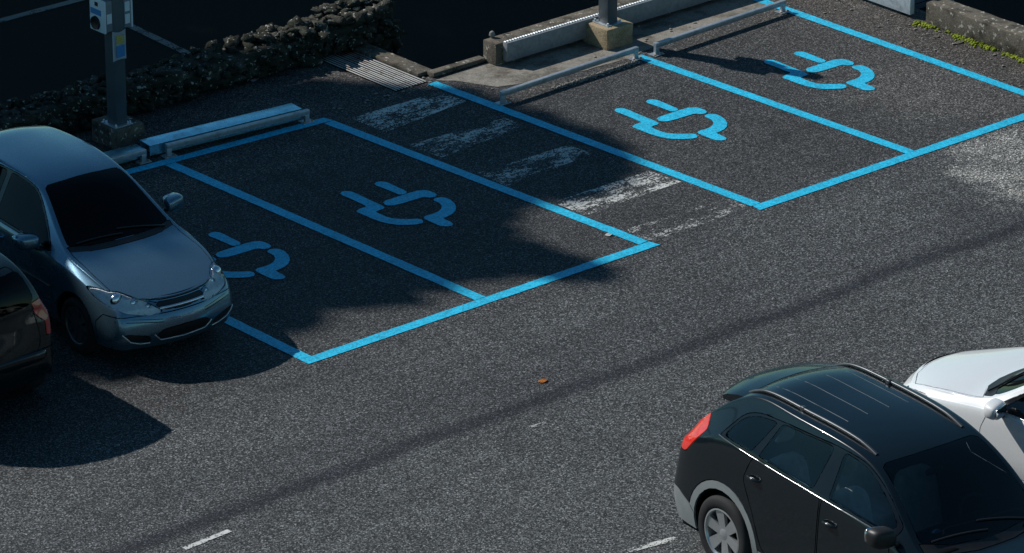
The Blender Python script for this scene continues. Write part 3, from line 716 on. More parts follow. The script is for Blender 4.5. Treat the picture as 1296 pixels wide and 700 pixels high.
SALOON = dict(
    len=4.4, half=.80, wheel_r=.31, wheel_w=.21, axles=(.86, 3.45), arch=.05, spokes=(5, .045, .16), rim='alloy',
    front=[(.0, .58), (-.03, .46), (-.01, .32), (.08, .18)], rear=[(4.28, .84), (4.34, .60), (4.34, .40), (4.24, .24)],
    st=[
        st((.08, .655), (.34, .60, .665), (.26, .66, .585), (.18, .71, .46), (.18, .71, .32), (.22, .68, .18)),
        st((.52, .765), (.62, .685, .755), (.58, .75, .68), (.55, .785, .50), (.55, .785, .34), (.55, .75, .19)),
        st((.90, .82), (.95, .70, .805), (.92, .765, .735), (.90, .80, .55), (.90, .80, .36), (.90, .76, .19)),
        st((1.13, .87), (1.36, .67, .875), (1.34, .775, .81), (1.34, .803, .58), (1.34, .80, .37), (1.34, .76, .19)),
        st((1.58, 1.13), (1.74, .575, 1.11), (1.74, .775, .83), (1.74, .803, .60), (1.74, .80, .37), (1.74, .76, .19)),
        st((2.05, 1.36), (2.14, .50, 1.315), (2.14, .775, .85), (2.14, .803, .61), (2.14, .80, .37), (2.14, .76, .19)),
        st((2.65, 1.40), (2.65, .50, 1.36), (2.65, .775, .87), (2.65, .803, .62), (2.65, .80, .37), (2.65, .76, .19)),
        st((3.2, 1.36), (3.2, .48, 1.32), (3.2, .77, .885), (3.2, .80, .63), (3.2, .80, .37), (3.2, .76, .19)),
        st((3.75, 1.14), (3.70, .49, 1.11), (3.70, .75, .89), (3.70, .79, .64), (3.70, .79, .38), (3.70, .74, .2)),
        st((4.22, .95), (4.10, .60, .94), (4.16, .67, .84), (4.20, .70, .58), (4.20, .70, .38), (4.14, .66, .22)),
    ],
    mats={},
    features=[
        ('headlight', 'any', round_poly([(.16, .545), (.30, .535), (.46, .60), (.70, .675), (.62, .70), (.40, .655), (.22, .60)], .015), 1),
        ('grille', 'front', round_poly([(-.2, .36), (.36, .36), (.40, .55), (-.2, .58)], .04), 0),
        ('lower_grille', 'front', round_poly([(-.2, .23), (.5, .24), (.5, .31), (-.2, .32)], .02), 0),
        ('windshield', 'top', [(1.16, -.2), (1.17, .15), (1.22, .38), (1.36, .60), (1.42, .61), (1.74, .53), (2.07, .465), (2.10, .42), (2.07, .2), (2.06, -.2)], 0),
        ('cowl', 'top', [(1.04, -.2), (1.05, .2), (1.10, .42), (1.25, .625), (1.35, .635), (1.36, .60), (1.16, .1), (1.16, -.2)], 0),
        ('hood', 'top', [(.10, -.2), (.11, .15), (.20, .40), (.37, .61), (.66, .685), (1.26, .66), (1.10, .42), (1.05, .2), (1.04, -.2)], 0),
        ('side_window#f', 'side', round_poly([(1.56, .865), (1.80, 1.06), (2.10, 1.265), (2.3, 1.315), (2.58, 1.325), (2.58, .895)], [.03, .1, .12, .1, .03, .03]), 1),
        ('side_window#r', 'side', round_poly([(2.68, .90), (2.68, 1.325), (3.1, 1.29), (3.45, 1.14), (3.55, .93)], [.03, .03, .1, .1, .05]), 1),
        ('window_frame', 'side', round_poly([(1.44, .842), (1.78, 1.08), (2.08, 1.288), (2.3, 1.34), (2.65, 1.35), (3.12, 1.31), (3.5, 1.15), (3.63, .905), (2.6, .87)], [.02, .1, .12, .1, .1, .1, .1, .05, .1]), 1),
        ('rear_window', 'top', round_poly([(3.30, -.2), (3.32, .40), (3.80, .44), (3.86, -.2)], [0, .05, .05, 0]), 0),
        ('taillight', 'rear', round_poly([(.40, .72), (.44, .86), (.72, .88), (.72, .70)], .03), 1),
        ('door#f', 'side', round_poly([(1.40, .27), (1.36, .62), (1.46, .84), (2.60, .868), (2.62, .27)], .05), 1),
        ('door#r', 'side', round_poly([(2.64, .27), (2.64, .87), (3.5, .90), (3.4, .72), (3.2, .50), (3.1, .27)], .05), 1),
        ('front_bumper', 'any', [(-.4, .05), (.40, .05), (.42, .40), (.30, .54), (-.4, .60)], 0),
        ('rear_bumper', 'any', [(4.0, .05), (4.8, .05), (4.8, .55), (4.05, .55)], 0),
    ],
    mirror=(1.62, .90, .93), mirror_size=(.085, .12, .075), handles=[(2.46, .76), (3.36, .78)],
    interior=dict(dash=(1.45, .74), seats=[(2.2, (-.35, .35)), (3.05, (-.35, .35))], rear_view=(1.98, 1.2)), seat_k=.94,
    lamps=[(.34, .62, .60, .035)])
base_mats = dict(grille=M['black'], lower_grille=M['black'], fog_intake=M['black'], cowl=M['black'], windshield=M['glass_dark'], side_window=M['glass'], quarter_window=M['glass'], rear_window=M['glass_dark'],
                 window_frame=M['gloss_black'], headlight=M['lens'], taillight=M['red_dark'])
def with_mats(sp, **kw):
    d = dict(sp); d['mats'] = dict(base_mats); d['mats'].update(kw); return d
def wipers(root, info, x0, x1, ys):
    for (ya, yb) in ys:
        b = bmesh.new(); n = 8; pts = []
        for k in range(n + 1):
            t = k / n; y = ya + (yb - ya) * t; x = x0 + (x1 - x0) * t; pts.append((x, y, info['tz'](x, y) + .012))
        tube(b, pts, .009, 6); obj('wiper', b, M['black'], root, 60)
def plate(root, info, x, z, w=.26, txt='', rear=False):
    b = bmesh.new(); box(b, x - .012, x + .012, -w, w, z - .055, z + .055, .004); obj('number_plate', b, M['plate'], root)

# --- silver hatchback
car, inf = make_car('silver_hatchback', with_mats(HATCH, side_window=M['glass_dark']), (-.937, .788, 0), -94, M['paint_silver'], 'silver blue hatchback parked nose out beside the blue charging bays')
b = bmesh.new(); tube(b, [(inf['fx'](y, z) - .008, y, z) for y, z in [(-.25 + .5 * k / 16, .612) for k in range(17)]], .017, 8); obj('grille_bar', b, M['chrome'], car, 60)
for sg in (1, -1):
    for z0, z1, y0, y1 in ((.53, .575, .24, .66), (.505, .545, .24, .67)):
        b = bmesh.new(); tube(b, [(inf['fx'](sg * (y0 + (y1 - y0) * k / 10), z0 + (z1 - z0) * k / 10) - .003, sg * (y0 + (y1 - y0) * k / 10), z0 + (z1 - z0) * k / 10 - .02) for k in range(11)], .006, 6)
        obj('bumper_strip', b, M['black'], car, 60)
    b = bmesh.new(); tube(b, [(inf['fx'](sg * y, z) - .003, sg * y, z) for y, z in dense([(.64, .40), (.56, .31), (.46, .275), (.36, .268)], 4)], .007, 6); obj('intake_trim', b, M['alloy'], car, 60)
b = bmesh.new(); tube(b, [(inf['fx'](y, z) - .003, y, z) for y, z in dense([(-.33, .36), (-.26, .288), (0, .278), (.26, .288), (.33, .36)], 6)], .007, 6); obj('intake_trim', b, M['alloy'], car, 60)
strip_on_side(car, 'door_strip', [(1.20 + k * .17, .58 + .001 * k) for k in range(12)], inf['sy'], .012, M['black'])
wipers(car, inf, 1.07, 1.13, [(-.5, .03), (.0, .5)])
# --- dark estate parked nose in at the left edge
est = [dict(s) for s in HATCH['st']]
def wide(s, f, dx=0.): s['side'] = [(x + dx, y * f if k == 0 else y, z) for k, (x, y, z) in enumerate(s['side'])]
for k, f in ((5, 1.05), (6, 1.08), (7, 1.08)): wide(est[k], f)
est[8] = st((3.58, 1.37), (3.50, .51, 1.32), (3.52, .715, .95), (3.46, .757, .68), (3.44, .757, .39), (3.44, .71, .22))
est[9] = st((3.74, 1.0), (3.66, .63, .99), (3.70, .67, .83), (3.72, .70, .56), (3.72, .69, .38), (3.64, .65, .24))
EST = dict(HATCH, st=est, features=[('taillight', 'side', round_poly([(3.56, .66), (3.50, .98), (3.56, 1.04), (3.69, 1.02), (3.74, .68)], .02), 1),
    ('rear_window', 'rear', round_poly([(-.2, 1.0), (.50, 1.01), (.55, 1.05), (.49, 1.29), (-.2, 1.315)], [.0, .05, .05, .06, 0]), 0)] + [f for f in HATCH['features'] if f[0] not in ('taillight', 'rear_window')])
car, inf = make_car('dark_hatchback', with_mats(EST, taillight=M['red_dark']), (-3.25, 4.93, 0), 90, M['paint_grey'], 'dark green grey hatchback cut off by the left edge, showing its tall red tail light')
car.scale = (1.1, 1.13, 1.06)
b = bmesh.new(); superbox(b, (3.74, 0, .54), (.09, .60, .06), .45, 3); obj('bumper_step', b, M['paint_grey'], car, 60)
# --- blue black off-roader
car, inf = make_car('dark_suv', with_mats(SUV, taillight=M['red'], rear_bumper=M['clad'], wheel_arch_trim=M['clad'], sill=M['clad'], windshield=M['glass_screen'], wing_mirror=M['black'], cowl=M['black']),
                    (.362, -9.688, 0), -95, M['paint_dark'], 'blue black SUV with grey wheel arch trim and silver roof rails')
for sg in (1, -1):
    b = bmesh.new()
    pts = []
    for k in range(25):
        t = k / 24; x = 2.0 + 1.72 * t; y = sg * (.49 - .02 * abs(t - .5)); lift = .022 * min(1, math.sin(math.pi * t) * 2.6) ** .8
        pts.append((x, y, inf['tz'](x, y) + lift - .004))
    tube(b, pts, [.019 - .003 * min(1, math.sin(math.pi * k / 24) * 2.2) for k in range(25)], 8); rail = obj('roof_rail', b, M['rail'], car, 60)
    for x in (2.98,):
        b = bmesh.new(); y = sg * .482; superbox(b, (x, y, inf['tz'](x, y) + .012), (.035, .023, .026), .5, 2); obj('rail_foot', b, M['rail'], rail, 60)
for y in (-.34, -.12, .12, .34):
    b = bmesh.new(); tube(b, [(x, y, inf['tz'](x, y) - .0035) for x in [2.55 + .12 * k for k in range(11)]], .0055, 6); obj('roof_rib', b, M['rib'], car, 60)
# spoiler over the tailgate
b = bmesh.new(); rows = []
for k in range(21):
    y = -.565 + 1.13 * k / 20; e = abs(y) / .565; xr = 4.10 - .10 * e ** 3; xf = 3.70 - .02 * e; row = []
    for t, dz in ((0, .004), (.35, .012), (.8, .004), (1, -.016), (.97, -.05), (.6, -.07), (.2, -.05)):
        x = xf + (xr - xf) * t; yz = min(abs(y), .54); z0 = inf['tz'](3.70, yz); sl = (inf['tz'](3.6, yz) - inf['tz'](3.75, yz)) / .15
        row.append(b.verts.new((x, y, z0 - sl * .55 * (x - 3.7) + dz - .05 * max(0, e - .9) * 10 * .25)))
    rows.append(row)
for A, B in zip(rows, rows[1:]):
    for i in range(7): b.faces.new((A[i], A[(i + 1) % 7], B[(i + 1) % 7], B[i]))
b.faces.new(rows[0]); b.faces.new(rows[-1][::-1]); bmesh.ops.recalc_face_normals(b, faces=b.faces)
obj('rear_spoiler', b, M['paint_dark'], car, 40)
strip_on_side(car, 'window_chrome', [(1.43 + .0942 * k, 1.192 + (.074 * (k / 25) ** .8)) for k in range(26)], inf['sy'], .005, M['trim'], .002)
b = bmesh.new(); superbox(b, (1.30, .40, 1.195), (.03, .05, .004), .5, 2); obj('parking_permit', b, M['sticker_blue'], car, 60)
wipers(car, inf, 1.09, 1.18, [(-.55, .05), (.0, .55)])
# --- white saloon
car, inf = make_car('white_saloon', with_mats(SALOON, headlight=M['lens_white']), (3.56, -4.93, 0), 91, M['paint_white'], 'white saloon parked nose out beyond the blue black SUV')
wipers(car, inf, 1.22, 1.36, [(-.55, .0), (-.05, .5)])
strip_on_side(car, 'window_chrome', [(1.44 + .09 * k, .846 + .0024 * k) for k in range(24)], inf['sy'], .005, M['trim'], .002)
# --- dark car in the lower yard
car, inf = make_car('dark_hatchback', with_mats(HATCH, taillight=M['red']), (13.35, 8.05, -2.0), 90, M['paint_grey'], 'dark car with a red tail light beyond the mossy low wall')
# ------------------------------------------------------------------ ground
DECK = [(-160, -160), (11.75, -160), (11.75, 5.32), (6.06, 5.32), (6.06, 7.0), (-160, 7.0)]
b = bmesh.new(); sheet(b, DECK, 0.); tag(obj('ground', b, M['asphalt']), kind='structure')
b = bmesh.new(); s = 420
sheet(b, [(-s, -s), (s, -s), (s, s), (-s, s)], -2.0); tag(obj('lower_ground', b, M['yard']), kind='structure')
b = bmesh.new(); pr = offset_poly(DECK, -.003)
for i in range(1, len(DECK)):
    p, q = pr[i], pr[(i + 1) % len(pr)]
    b.faces.new([b.verts.new((p[0], p[1], -2)), b.verts.new((q[0], q[1], -2)), b.verts.new((q[0], q[1], -.006)), b.verts.new((p[0], p[1], -.006))])
tag(obj('retaining_wall', b, M['retaining']), 'dark retaining wall dropping from the car park to the lower yard', 'retaining wall')
b = bmesh.new()
ap = [(5.93, 5.14), (6.08, 4.98), (6.22, 4.74), (6.32, 4.52), (6.62, 4.40), (7.0, 4.30), (7.5, 4.26), (8.2, 4.24), (8.3, 4.30), (9.2, 4.32), (10.38, 4.42), (11.0, 4.9), (11.3, 5.3), (6.79, 5.30), (6.78, 5.18), (6.4, 5.17)]
rag = []
for i, p in enumerate(ap):
    q = ap[(i + 1) % len(ap)]; n = max(1, int(math.dist(p, q) / .06)) if i < 10 or i > 13 else 1
    for k in range(n):
        u = lerp(p, q, k / n); w_ = .035 if 0 < i < 10 else 0
        rag.append((u[0] + w_ * noise.noise(Vector((u[0] * 6, u[1] * 6, 1))), u[1] + w_ * noise.noise(Vector((u[0] * 6, u[1] * 6, 5)))))
sheet(b, rag, .004); tag(obj('pavement', b, M['concrete']), kind='structure')

# ------------------------------------------------------------------ markings
def seg_quad(a, c, w):
    d = Vector((c[0] - a[0], c[1] - a[1])).normalized() * (w / 2); n = (-d.y, d.x)
    return [(a[0] + n[0], a[1] + n[1]), (c[0] + n[0], c[1] + n[1]), (c[0] - n[0], c[1] - n[1]), (a[0] - n[0], a[1] - n[1])]
def mark(name, quad, mat, label, cat, group, z=.006):
    b = bmesh.new(); rag = []
    for i, p in enumerate(quad):
        q = quad[(i + 1) % len(quad)]; n = max(1, int(math.dist(p, q) / .09))
        for k in range(n):
            u = lerp(p, q, k / n); rag.append((u[0] + .006 * noise.noise(Vector((u[0] * 9, u[1] * 9, 3))), u[1] + .006 * noise.noise(Vector((u[0] * 9, u[1] * 9, 8)))))
    sheet(b, rag, z); return tag(obj(name, b, mat), label, cat, group)
LW = .135; G = 'blue lines of the charging bays'
bl = lambda x: 5.15 - .068 * (x - 1.68)
for a, c, lab in (
    ((-.01, .068), (-.01, 5.19), 'blue bay divider that runs under the silver hatchback side, nearest the cars on the left'),
    ((2.24, .068), (2.12, bl(2.12) - .07), 'blue bay divider between the two shaded plug symbols'),
    ((4.465, .068), (4.20, bl(4.2) - .075), 'blue bay divider along the near side of the worn white bars'),
    ((6.07, .068), (5.85, 5.10), 'blue bay divider along the far side of the worn white bars'),
    ((8.38, .068), (8.18, 4.22), 'blue bay divider between the two sunlit plug symbols'),
    ((10.64, .068), (10.55, 5.0), 'blue bay divider along the brown earthy strip')):
    mark('painted_line', seg_quad(a, c, LW), M['blue'], lab, 'painted line', G)
mark('painted_line', [(-.08, -.07), (4.56, -.085), (4.53, .055), (-.08, .065)], M['blue'], 'blue front line closing the two shaded bays', 'painted line', G)
mark('painted_line', [(5.99, -.075), (10.73, -.08), (10.73, .062), (6.02, .062)], M['blue'], 'blue front line closing the two sunlit bays', 'painted line', G)
mark('painted_line', [(-.4, bl(-.4) - .06), (4.27, bl(4.27) - .06), (4.24, bl(4.24) + .07), (-.4, bl(-.4) + .07)], M['blue'], 'blue back line in front of the pale steel channel', 'painted line', G)
G = 'worn white bars of the hatched gap'
BARS = [([(4.45, 4.86), (5.72, 4.82), (5.77, 4.41), (4.48, 4.26)], 'broken white bar nearest the steel grate', 'white_worn'),
        ([(4.42, 3.80), (5.76, 3.74), (5.74, 3.40), (4.45, 3.28)], 'broken white bar, second from the steel grate', 'white_faint'),
        ([(4.44, 2.68), (5.75, 2.66), (5.75, 2.28), (4.43, 2.19)], 'faded white bar in the middle of the hatched gap', 'white_faint'),
        ([(4.50, 1.53), (5.88, 1.52), (5.92, 1.06), (4.52, 1.02)], 'worn white bar lit by the sun, fourth from the steel grate', 'white_worn'),
        ([(4.55, .47), (5.97, .40), (5.97, .08), (4.55, .0)], 'mostly rubbed off white bar nearest the lane', 'white_gone')]
for q, lab, mt in BARS: mark('painted_bar', q, M[mt], lab, 'painted bar', G, .003)
G = 'white dashes on the lane'
mark('lane_dash', seg_quad((-3.47, -2.51), (-2.93, -2.48), .06), M['white'], 'short white dash at the lower left of the lane', 'lane marking', G)
mark('lane_dash', seg_quad((-.50, -5.15), (.0, -5.24), .075), M['white_worn'], 'broken white dash beside the rear wheel of the SUV', 'lane marking', G)
mark('lane_dash', seg_quad((3.3, -2.6), (4.8, -2.66), .09), m_paint('ghost_white_paint', (.3, .3, .29), .5, 4., .40, .5), 'nearly vanished white dash in the lane above the SUV', 'lane marking', G)
mark('lane_dash', seg_quad((.58, -2.59), (.76, -2.60), .05), M['white_faint'], 'small white fleck in the lane below the orange leaf', 'lane marking', G)
PLUG = [
    [(0.02, 0.029), (0.068, 0.052), (0.116, 0.038), (0.146, -0.007), (0.149, -0.065), (0.145, -0.2), (0.142, -0.336), (0.13, -0.381), (0.094, -0.404), (0.047, -0.4), (0.022, -0.369), (0.02, -0.27), (0.012, -0.108), (0.004, -0.021)],
    [(-0.247, -0.441), (-0.195, -0.418), (-0.062, -0.416), (0.144, -0.415), (0.24, -0.421), (0.31, -0.459), (0.333, -0.512), (0.337, -0.598), (0.318, -0.65), (0.27, -0.677), (0.211, -0.657), (0.183, -0.61), (0.152, -0.597), (0.056, -0.596), (-0.107, -0.592), (-0.21, -0.578), (-0.263, -0.541), (-0.27, -0.499)],
    [(-0.43, 0.051), (-0.383, 0.084), (-0.343, 0.072), (-0.306, 0.026), (-0.301, -0.061), (-0.309, -0.274), (-0.31, -0.477), (-0.323, -0.557), (-0.36, -0.578), (-0.418, -0.578), (-0.468, -0.588), (-0.477, -0.635), (-0.477, -0.76), (-0.46, -0.843), (-0.407, -0.915), (-0.33, -0.982), (-0.266, -1.025), (-0.247, -1.072), (-0.268, -1.121), (-0.305, -1.151), (-0.365, -1.143), (-0.451, -1.087), (-0.528, -1.02), (-0.578, -0.941), (-0.608, -0.838), (-0.622, -0.715), (-0.624, -0.553), (-0.626, -0.474), (-0.61, -0.438), (-0.551, -0.417), (-0.464, -0.411), (-0.446, -0.397), (-0.440, -0.221), (-0.440, -0.054), (-0.445, 0.006)],
    [(0.209, -0.725), (0.253, -0.707), (0.305, -0.725), (0.337, -0.767), (0.338, -0.846), (0.305, -0.954), (0.245, -1.051), (0.171, -1.122), (0.092, -1.165), (0.009, -1.183), (-0.049, -1.187), (-0.06, -1.235), (-0.058, -1.312), (-0.075, -1.378), (-0.114, -1.407), (-0.16, -1.393), (-0.198, -1.36), (-0.214, -1.319), (-0.216, -1.202), (-0.213, -1.08), (-0.194, -1.038), (-0.153, -1.02), (-0.068, -1.027), (0.025, -1.017), (0.097, -0.981), (0.153, -0.925), (0.189, -0.852), (0.191, -0.79), (0.189, -0.753)]]
for ox, oy, lab in ((1.185, 3.17, 'blue plug symbol half hidden by the silver hatchback'), (3.39, 3.13, 'blue plug symbol in full shade'),
                    (7.24, 3.05, 'blue plug symbol in full sun'), (9.56, 3.08, 'blue plug symbol crossed by the shadow of the post')):
    b = bmesh.new()
    for pc in PLUG: sheet(b, [(ox + x, oy + y) for x, y in pc], .006)
    tag(obj('plug_symbol', b, M['blue']), lab, 'road symbol', 'plug symbols painted in the bays')

# ------------------------------------------------------------------ steelwork at the back of the bays
def frame_mtx(a, c):
    d = Vector((c[0] - a[0], c[1] - a[1])); return Matrix.Translation((a[0], a[1], 0)) @ Matrix.Rotation(math.atan2(d.y, d.x), 4, 'Z'), d.length
def wheel_stop(a, c, label):
    mt, ln = frame_mtx(a, c); e = empty('wheel_stop', (a[0], a[1], 0), math.atan2(c[1] - a[1], c[0] - a[0])); tag(e, label, 'wheel stop', 'steel wheel stops behind the bays')
    b = bmesh.new(); box(b, 0, ln, -.026, .026, .096, .148, .008); box(b, .01, ln - .01, -.018, .018, .086, .098, .004); obj('rail', b, M['galv'], e, 30)
    for x in (.03, ln - .03):
        b = bmesh.new(); box(b, x - .028, x + .028, -.020, .020, .008, .098, .005); box(b, x - .075, x + .075, -.06, .06, .004, .012, .002)
        f = obj('foot', b, M['galv'], e, 30)
        for sx in (-.055, .055):
            b = bmesh.new(); lathe(b, [(.001, .026), (.012, .026), (.013, .012)], 6, 'z', (x + sx, -.03, 0)); obj('bolt', b, M['concrete_pale'], f)
    return e
wheel_stop((6.0, 4.09), (8.13, 4.17), 'steel wheel stop behind the sunlit plug symbol, left of the post shadow')
wheel_stop((8.35, 4.12), (10.50, 4.21), 'steel wheel stop at the upper right where the post shadow begins')
wheel_stop((2.22, 5.25), (4.05, 5.07), 'steel wheel stop in shade against the sky-tinted zinc channel')
wheel_stop((-.25, 5.47), (1.97, 5.29), 'steel wheel stop half hidden behind the silver hatchback roof')
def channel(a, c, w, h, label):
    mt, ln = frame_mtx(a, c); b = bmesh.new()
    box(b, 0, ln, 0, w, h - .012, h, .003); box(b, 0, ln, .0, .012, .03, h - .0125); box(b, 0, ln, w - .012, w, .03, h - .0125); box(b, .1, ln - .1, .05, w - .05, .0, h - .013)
    o = obj('steel_channel', b, M['zinc_sky_tint'], None, 30); o.matrix_world = mt
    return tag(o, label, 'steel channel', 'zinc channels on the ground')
channel((2.06, 5.33), (4.0, 5.13), .21, .15, 'zinc channel tinted with reflected sky blue, lying behind the shaded wheel stop')
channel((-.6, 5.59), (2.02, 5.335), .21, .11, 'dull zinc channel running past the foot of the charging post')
# parapet with its steel facing
b = bmesh.new(); box(b, 6.74, 11.7, 5.03, 5.255, 0.002, .27, .015)
for v in b.verts: v.co += Vector((0, 0, .008 * noise.noise(v.co * 5)))
par = obj('parapet_wall', b, M['concrete_old'], None, 30); tag(par, 'low lichen spotted concrete parapet edging the dark pit', 'parapet')
e = empty('steel_barrier', (6.83, 5.0, 0)); tag(e, 'long grey steel barrier panel fixed to the parapet behind the post', 'barrier', 'steel barrier panels')
b = bmesh.new(); box(b, 0, 4.6, -.062, .012, .06, .283, .004); obj('panel', b, M['galv_panel'], e, 30)
b = bmesh.new()
for k in range(115): box(b, .005 + k * .04, .033 + k * .04, -.030, .006, .2835, .292, .004, None, 1)
obj('ribbed_lip', b, M['galv_pale'], e, 30)
b = bmesh.new(); blob(b, (6.86, 5.235, .305), (.035, .035, .04), 3, .2); tag(obj('white_ball', b, M['pebble'], None, 180), 'small white ball standing on the corner of the parapet', 'ball')
e = empty('steel_barrier', (11.44, 3.08, 0)); tag(e, 'pale steel barrier panel ending beside the mossy low wall', 'barrier', 'steel barrier panels')
b = bmesh.new(); box(b, 0, .07, 0, 2.2, .04, .56, .004); obj('panel', b, M['galv_pale'], e, 30)
b = bmesh.new(); box(b, .071, .13, .10, .22, 0., .5, .004); box(b, .071, .13, 1.6, 1.72, 0., .5, .004); obj('bracket', b, M['black'], e)
# pale grit under the wheel stop
b = bmesh.new(); rnd = random.Random(3)
for k in range(420):
    t = rnd.random(); x = 6.75 + 1.32 * t; y = 4.045 + .045 * t + rnd.gauss(0, .028); r = rnd.uniform(.006, .016) ; blob(b, (x, y, r * .5), (r, r, r * .7), 1)
tag(obj('gravel', b, M['pebble']), 'strip of pale grit below the sunlit wheel stop', 'gravel', None, 'stuff')

# pedestals and charging posts
def pedestal(x0, x1, y0, y1, h, label, mat):
    b = bmesh.new(); box(b, x0, x1, y0, y1, 0.002, h, .014)
    bmesh.ops.subdivide_edges(b, edges=[ed for ed in b.edges if ed.calc_length() > .1], cuts=4, use_grid_fill=True)
    for v in b.verts: v.co += Vector([.006 * noise.noise(v.co * 7 + Vector((k, 0, 0))) for k in (1, 7, 13)]) * (1 if v.co.z > .05 else 0)
    return tag(obj('concrete_pedestal', b, mat, None, 35), label, 'pedestal', 'concrete pedestals of the charging posts')
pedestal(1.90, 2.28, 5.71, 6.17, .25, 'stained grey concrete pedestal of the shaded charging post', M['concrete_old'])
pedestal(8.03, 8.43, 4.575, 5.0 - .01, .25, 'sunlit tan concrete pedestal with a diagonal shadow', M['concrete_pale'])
post = empty('charging_post', (2.04, 5.88, .25)); tag(post, 'shaded charging post carrying white socket boxes and a notice', 'charging post', 'charging posts')
b = bmesh.new(); box(b, -.075, .075, -.08, .08, .012, 1.92, .006); obj('post', b, M['post'], post, 30)
b = bmesh.new(); box(b, -.12, .12, -.13, .14, 0., .0118, .003); bp = obj('base_plate', b, M['galv'], post, 30)
for sx in (-.095, .095):
    for sy_ in (-.105, .115):
        b = bmesh.new(); lathe(b, [(.001, .04), (.012, .04), (.014, .0125)], 6, 'z', (sx, sy_, 0)); obj('bolt', b, M['galv_pale'], bp)
for sg in (-1, 1):
    x0, x1 = (-.165, -.077) if sg < 0 else (.077, .165)
    b = bmesh.new(); box(b, x0, x1, -.085, .165, 1.105, 1.455, .012); cb = obj('charging_box', b, M['box_grey'], post, 30)
    fx0, fx1 = (-.190, -.166) if sg < 0 else (.166, .190); s0 = -.1905 if sg < 0 else .1905
    b = bmesh.new(); box(b, fx0, fx1, -.095, .175, 1.095, 1.465, .012); obj('face_plate', b, M['box_white'], cb, 30)
    b = bmesh.new(); box(b, min(s0, s0 + sg * .003), max(s0, s0 + sg * .003), .02, .075, 1.385, 1.43); obj('screen', b, M['black'], cb)
    b = bmesh.new(); box(b, min(s0, s0 + sg * .002), max(s0, s0 + sg * .002), -.035, .155, 1.285, 1.35); obj('label_strip', b, M['sticker_blue'], cb)
    b = bmesh.new(); lathe(b, [(.001, .012 * sg), (.05, .012 * sg), (.072, .022 * sg), (.078, 0)], 28, 'y')
    for v in b.verts: v.co = Vector((s0 + v.co.y, .065 + v.co.x, 1.19 + v.co.z))
    bmesh.ops.recalc_face_normals(b, faces=b.faces); obj('socket', b, M['black'], cb, 40)
    for z0 in (1.15, 1.29) if sg > 0 else (1.20,):
        b = bmesh.new(); box(b, x0 + .012, x1 - .012, -.0875, -.0855, z0, z0 + .11); obj('sticker', b, M['box_white'], cb)
b = bmesh.new()
for k in range(7):
    t = k / 6; x = -.088 + .176 * t; yy = -.084 - .012 * math.sin(math.pi * t)
    for z in (.755, 1.10): b.verts.new((x, yy - (.01 if z < .9 else 0) * math.sin(math.pi * t), z - (.02 * math.sin(math.pi * t) if z > .9 else -.02 * math.sin(math.pi * t))))
b.verts.ensure_lookup_table()
for k in range(6): b.faces.new([b.verts[2 * k], b.verts[2 * k + 2], b.verts[2 * k + 3], b.verts[2 * k + 1]])
bmesh.ops.solidify(b, geom=b.faces[:], thickness=.004); nt_ = obj('notice', b, M['box_white'], post, 40)
b = bmesh.new()
for k in range(4): box(b, -.055, .055, -.1065, -.1045, .955 + k * .024, .972 + k * .024)
obj('warning_text', b, M['sticker_yellow'], nt_)
b = bmesh.new(); box(b, -.055, .055, -.111, -.109, .80, .93); obj('blue_panel', b, M['sticker_blue'], nt_)
p2 = copy_tree(post); p2.location = (8.22, 4.775, .25); p2['label'] = 'grey charging post on the sunlit pedestal, its top out of view'

# ------------------------------------------------------------------ grate and kerbs
e = empty('steel_grate', (5.36, 5.15, 0)); tag(e, 'worn steel bar grate rusting at its far corner', 'grate')
b = bmesh.new(); sheet(b, [(.0, .0), (.46, .0), (.46, 1.53), (0, 1.53)], .003); obj('grate_shade_sheet', b, M['void'], e)  # black sheet on the uncut deck, painted shade below the bars
b = bmesh.new()
rnd = random.Random(5)
for k in range(11):
    x = .014 + k * .0432; z = .015 + rnd.uniform(-.002, .002); box(b, x - .0085, x + .0085, .0, 1.53 if k > 1 else rnd.uniform(.9, 1.5), z - .004, z + .003, .001, None, 1)
obj('bars', b, M['grate'], e)
b = bmesh.new(); box(b, 5.835, 6.055, 5.33, 6.74, .002, .05, .012); tag(obj('concrete_kerb', b, M['concrete_old'], None, 30), 'concrete kerb between the grate and the dark pit', 'kerb', 'concrete kerbs round the pit')
b = bmesh.new(); box(b, 5.96, 6.735, 5.205, 5.318, .006, .06, .012); tag(obj('concrete_kerb', b, M['concrete_old'], None, 30), 'narrow concrete kerb running from the grate to the parapet', 'kerb', 'concrete kerbs round the pit')

# ------------------------------------------------------------------ rubble wall
rnd = random.Random(11); b = bmesh.new(); box(b, -14, 5.98, 6.49, 6.95, .0, .32, .05)
bmesh.ops.subdivide_edges(b, edges=[ed for ed in b.edges if ed.calc_length() > 5], cuts=150, use_grid_fill=True)
for v in b.verts: v.co += Vector([.05 * noise.noise(v.co * 3.1 + Vector((k, 0, 0))) for k in (1, 7, 13)])
box(b, 5.7, 6.52, 6.56, 6.98, -2.2, .36, .05)
def stone(b, c, r, rnd):
    m = Matrix.Rotation(rnd.uniform(0, 3.1), 3, 'Z') @ Matrix.Rotation(rnd.uniform(-.4, .4), 3, 'X')
    blob(b, c, r, 2, 1.1, m)
x = -9.
while x < 6.5:
    lift = .07 * min(1, max(0, (x - 4.5) / 1.5))
    for (y, z, n) in ((6.56, .30 + lift, 1), (6.73, .34 + lift, 1), (6.90, .31 + lift, 1), (6.50, .08, 1), (6.50, .20, 1)):
        if rnd.random() < .9:
            s = rnd.uniform(.03, .085) * (1.25 if x > 4 else 1); stone(b, (x + rnd.uniform(-.06, .06), y + rnd.uniform(-.05, .05), z + rnd.uniform(-.04, .05)), (s * rnd.uniform(.8, 1.5), s * rnd.uniform(.7, 1.1), s * rnd.uniform(.45, .8)), rnd)
    x += rnd.uniform(.05, .085)
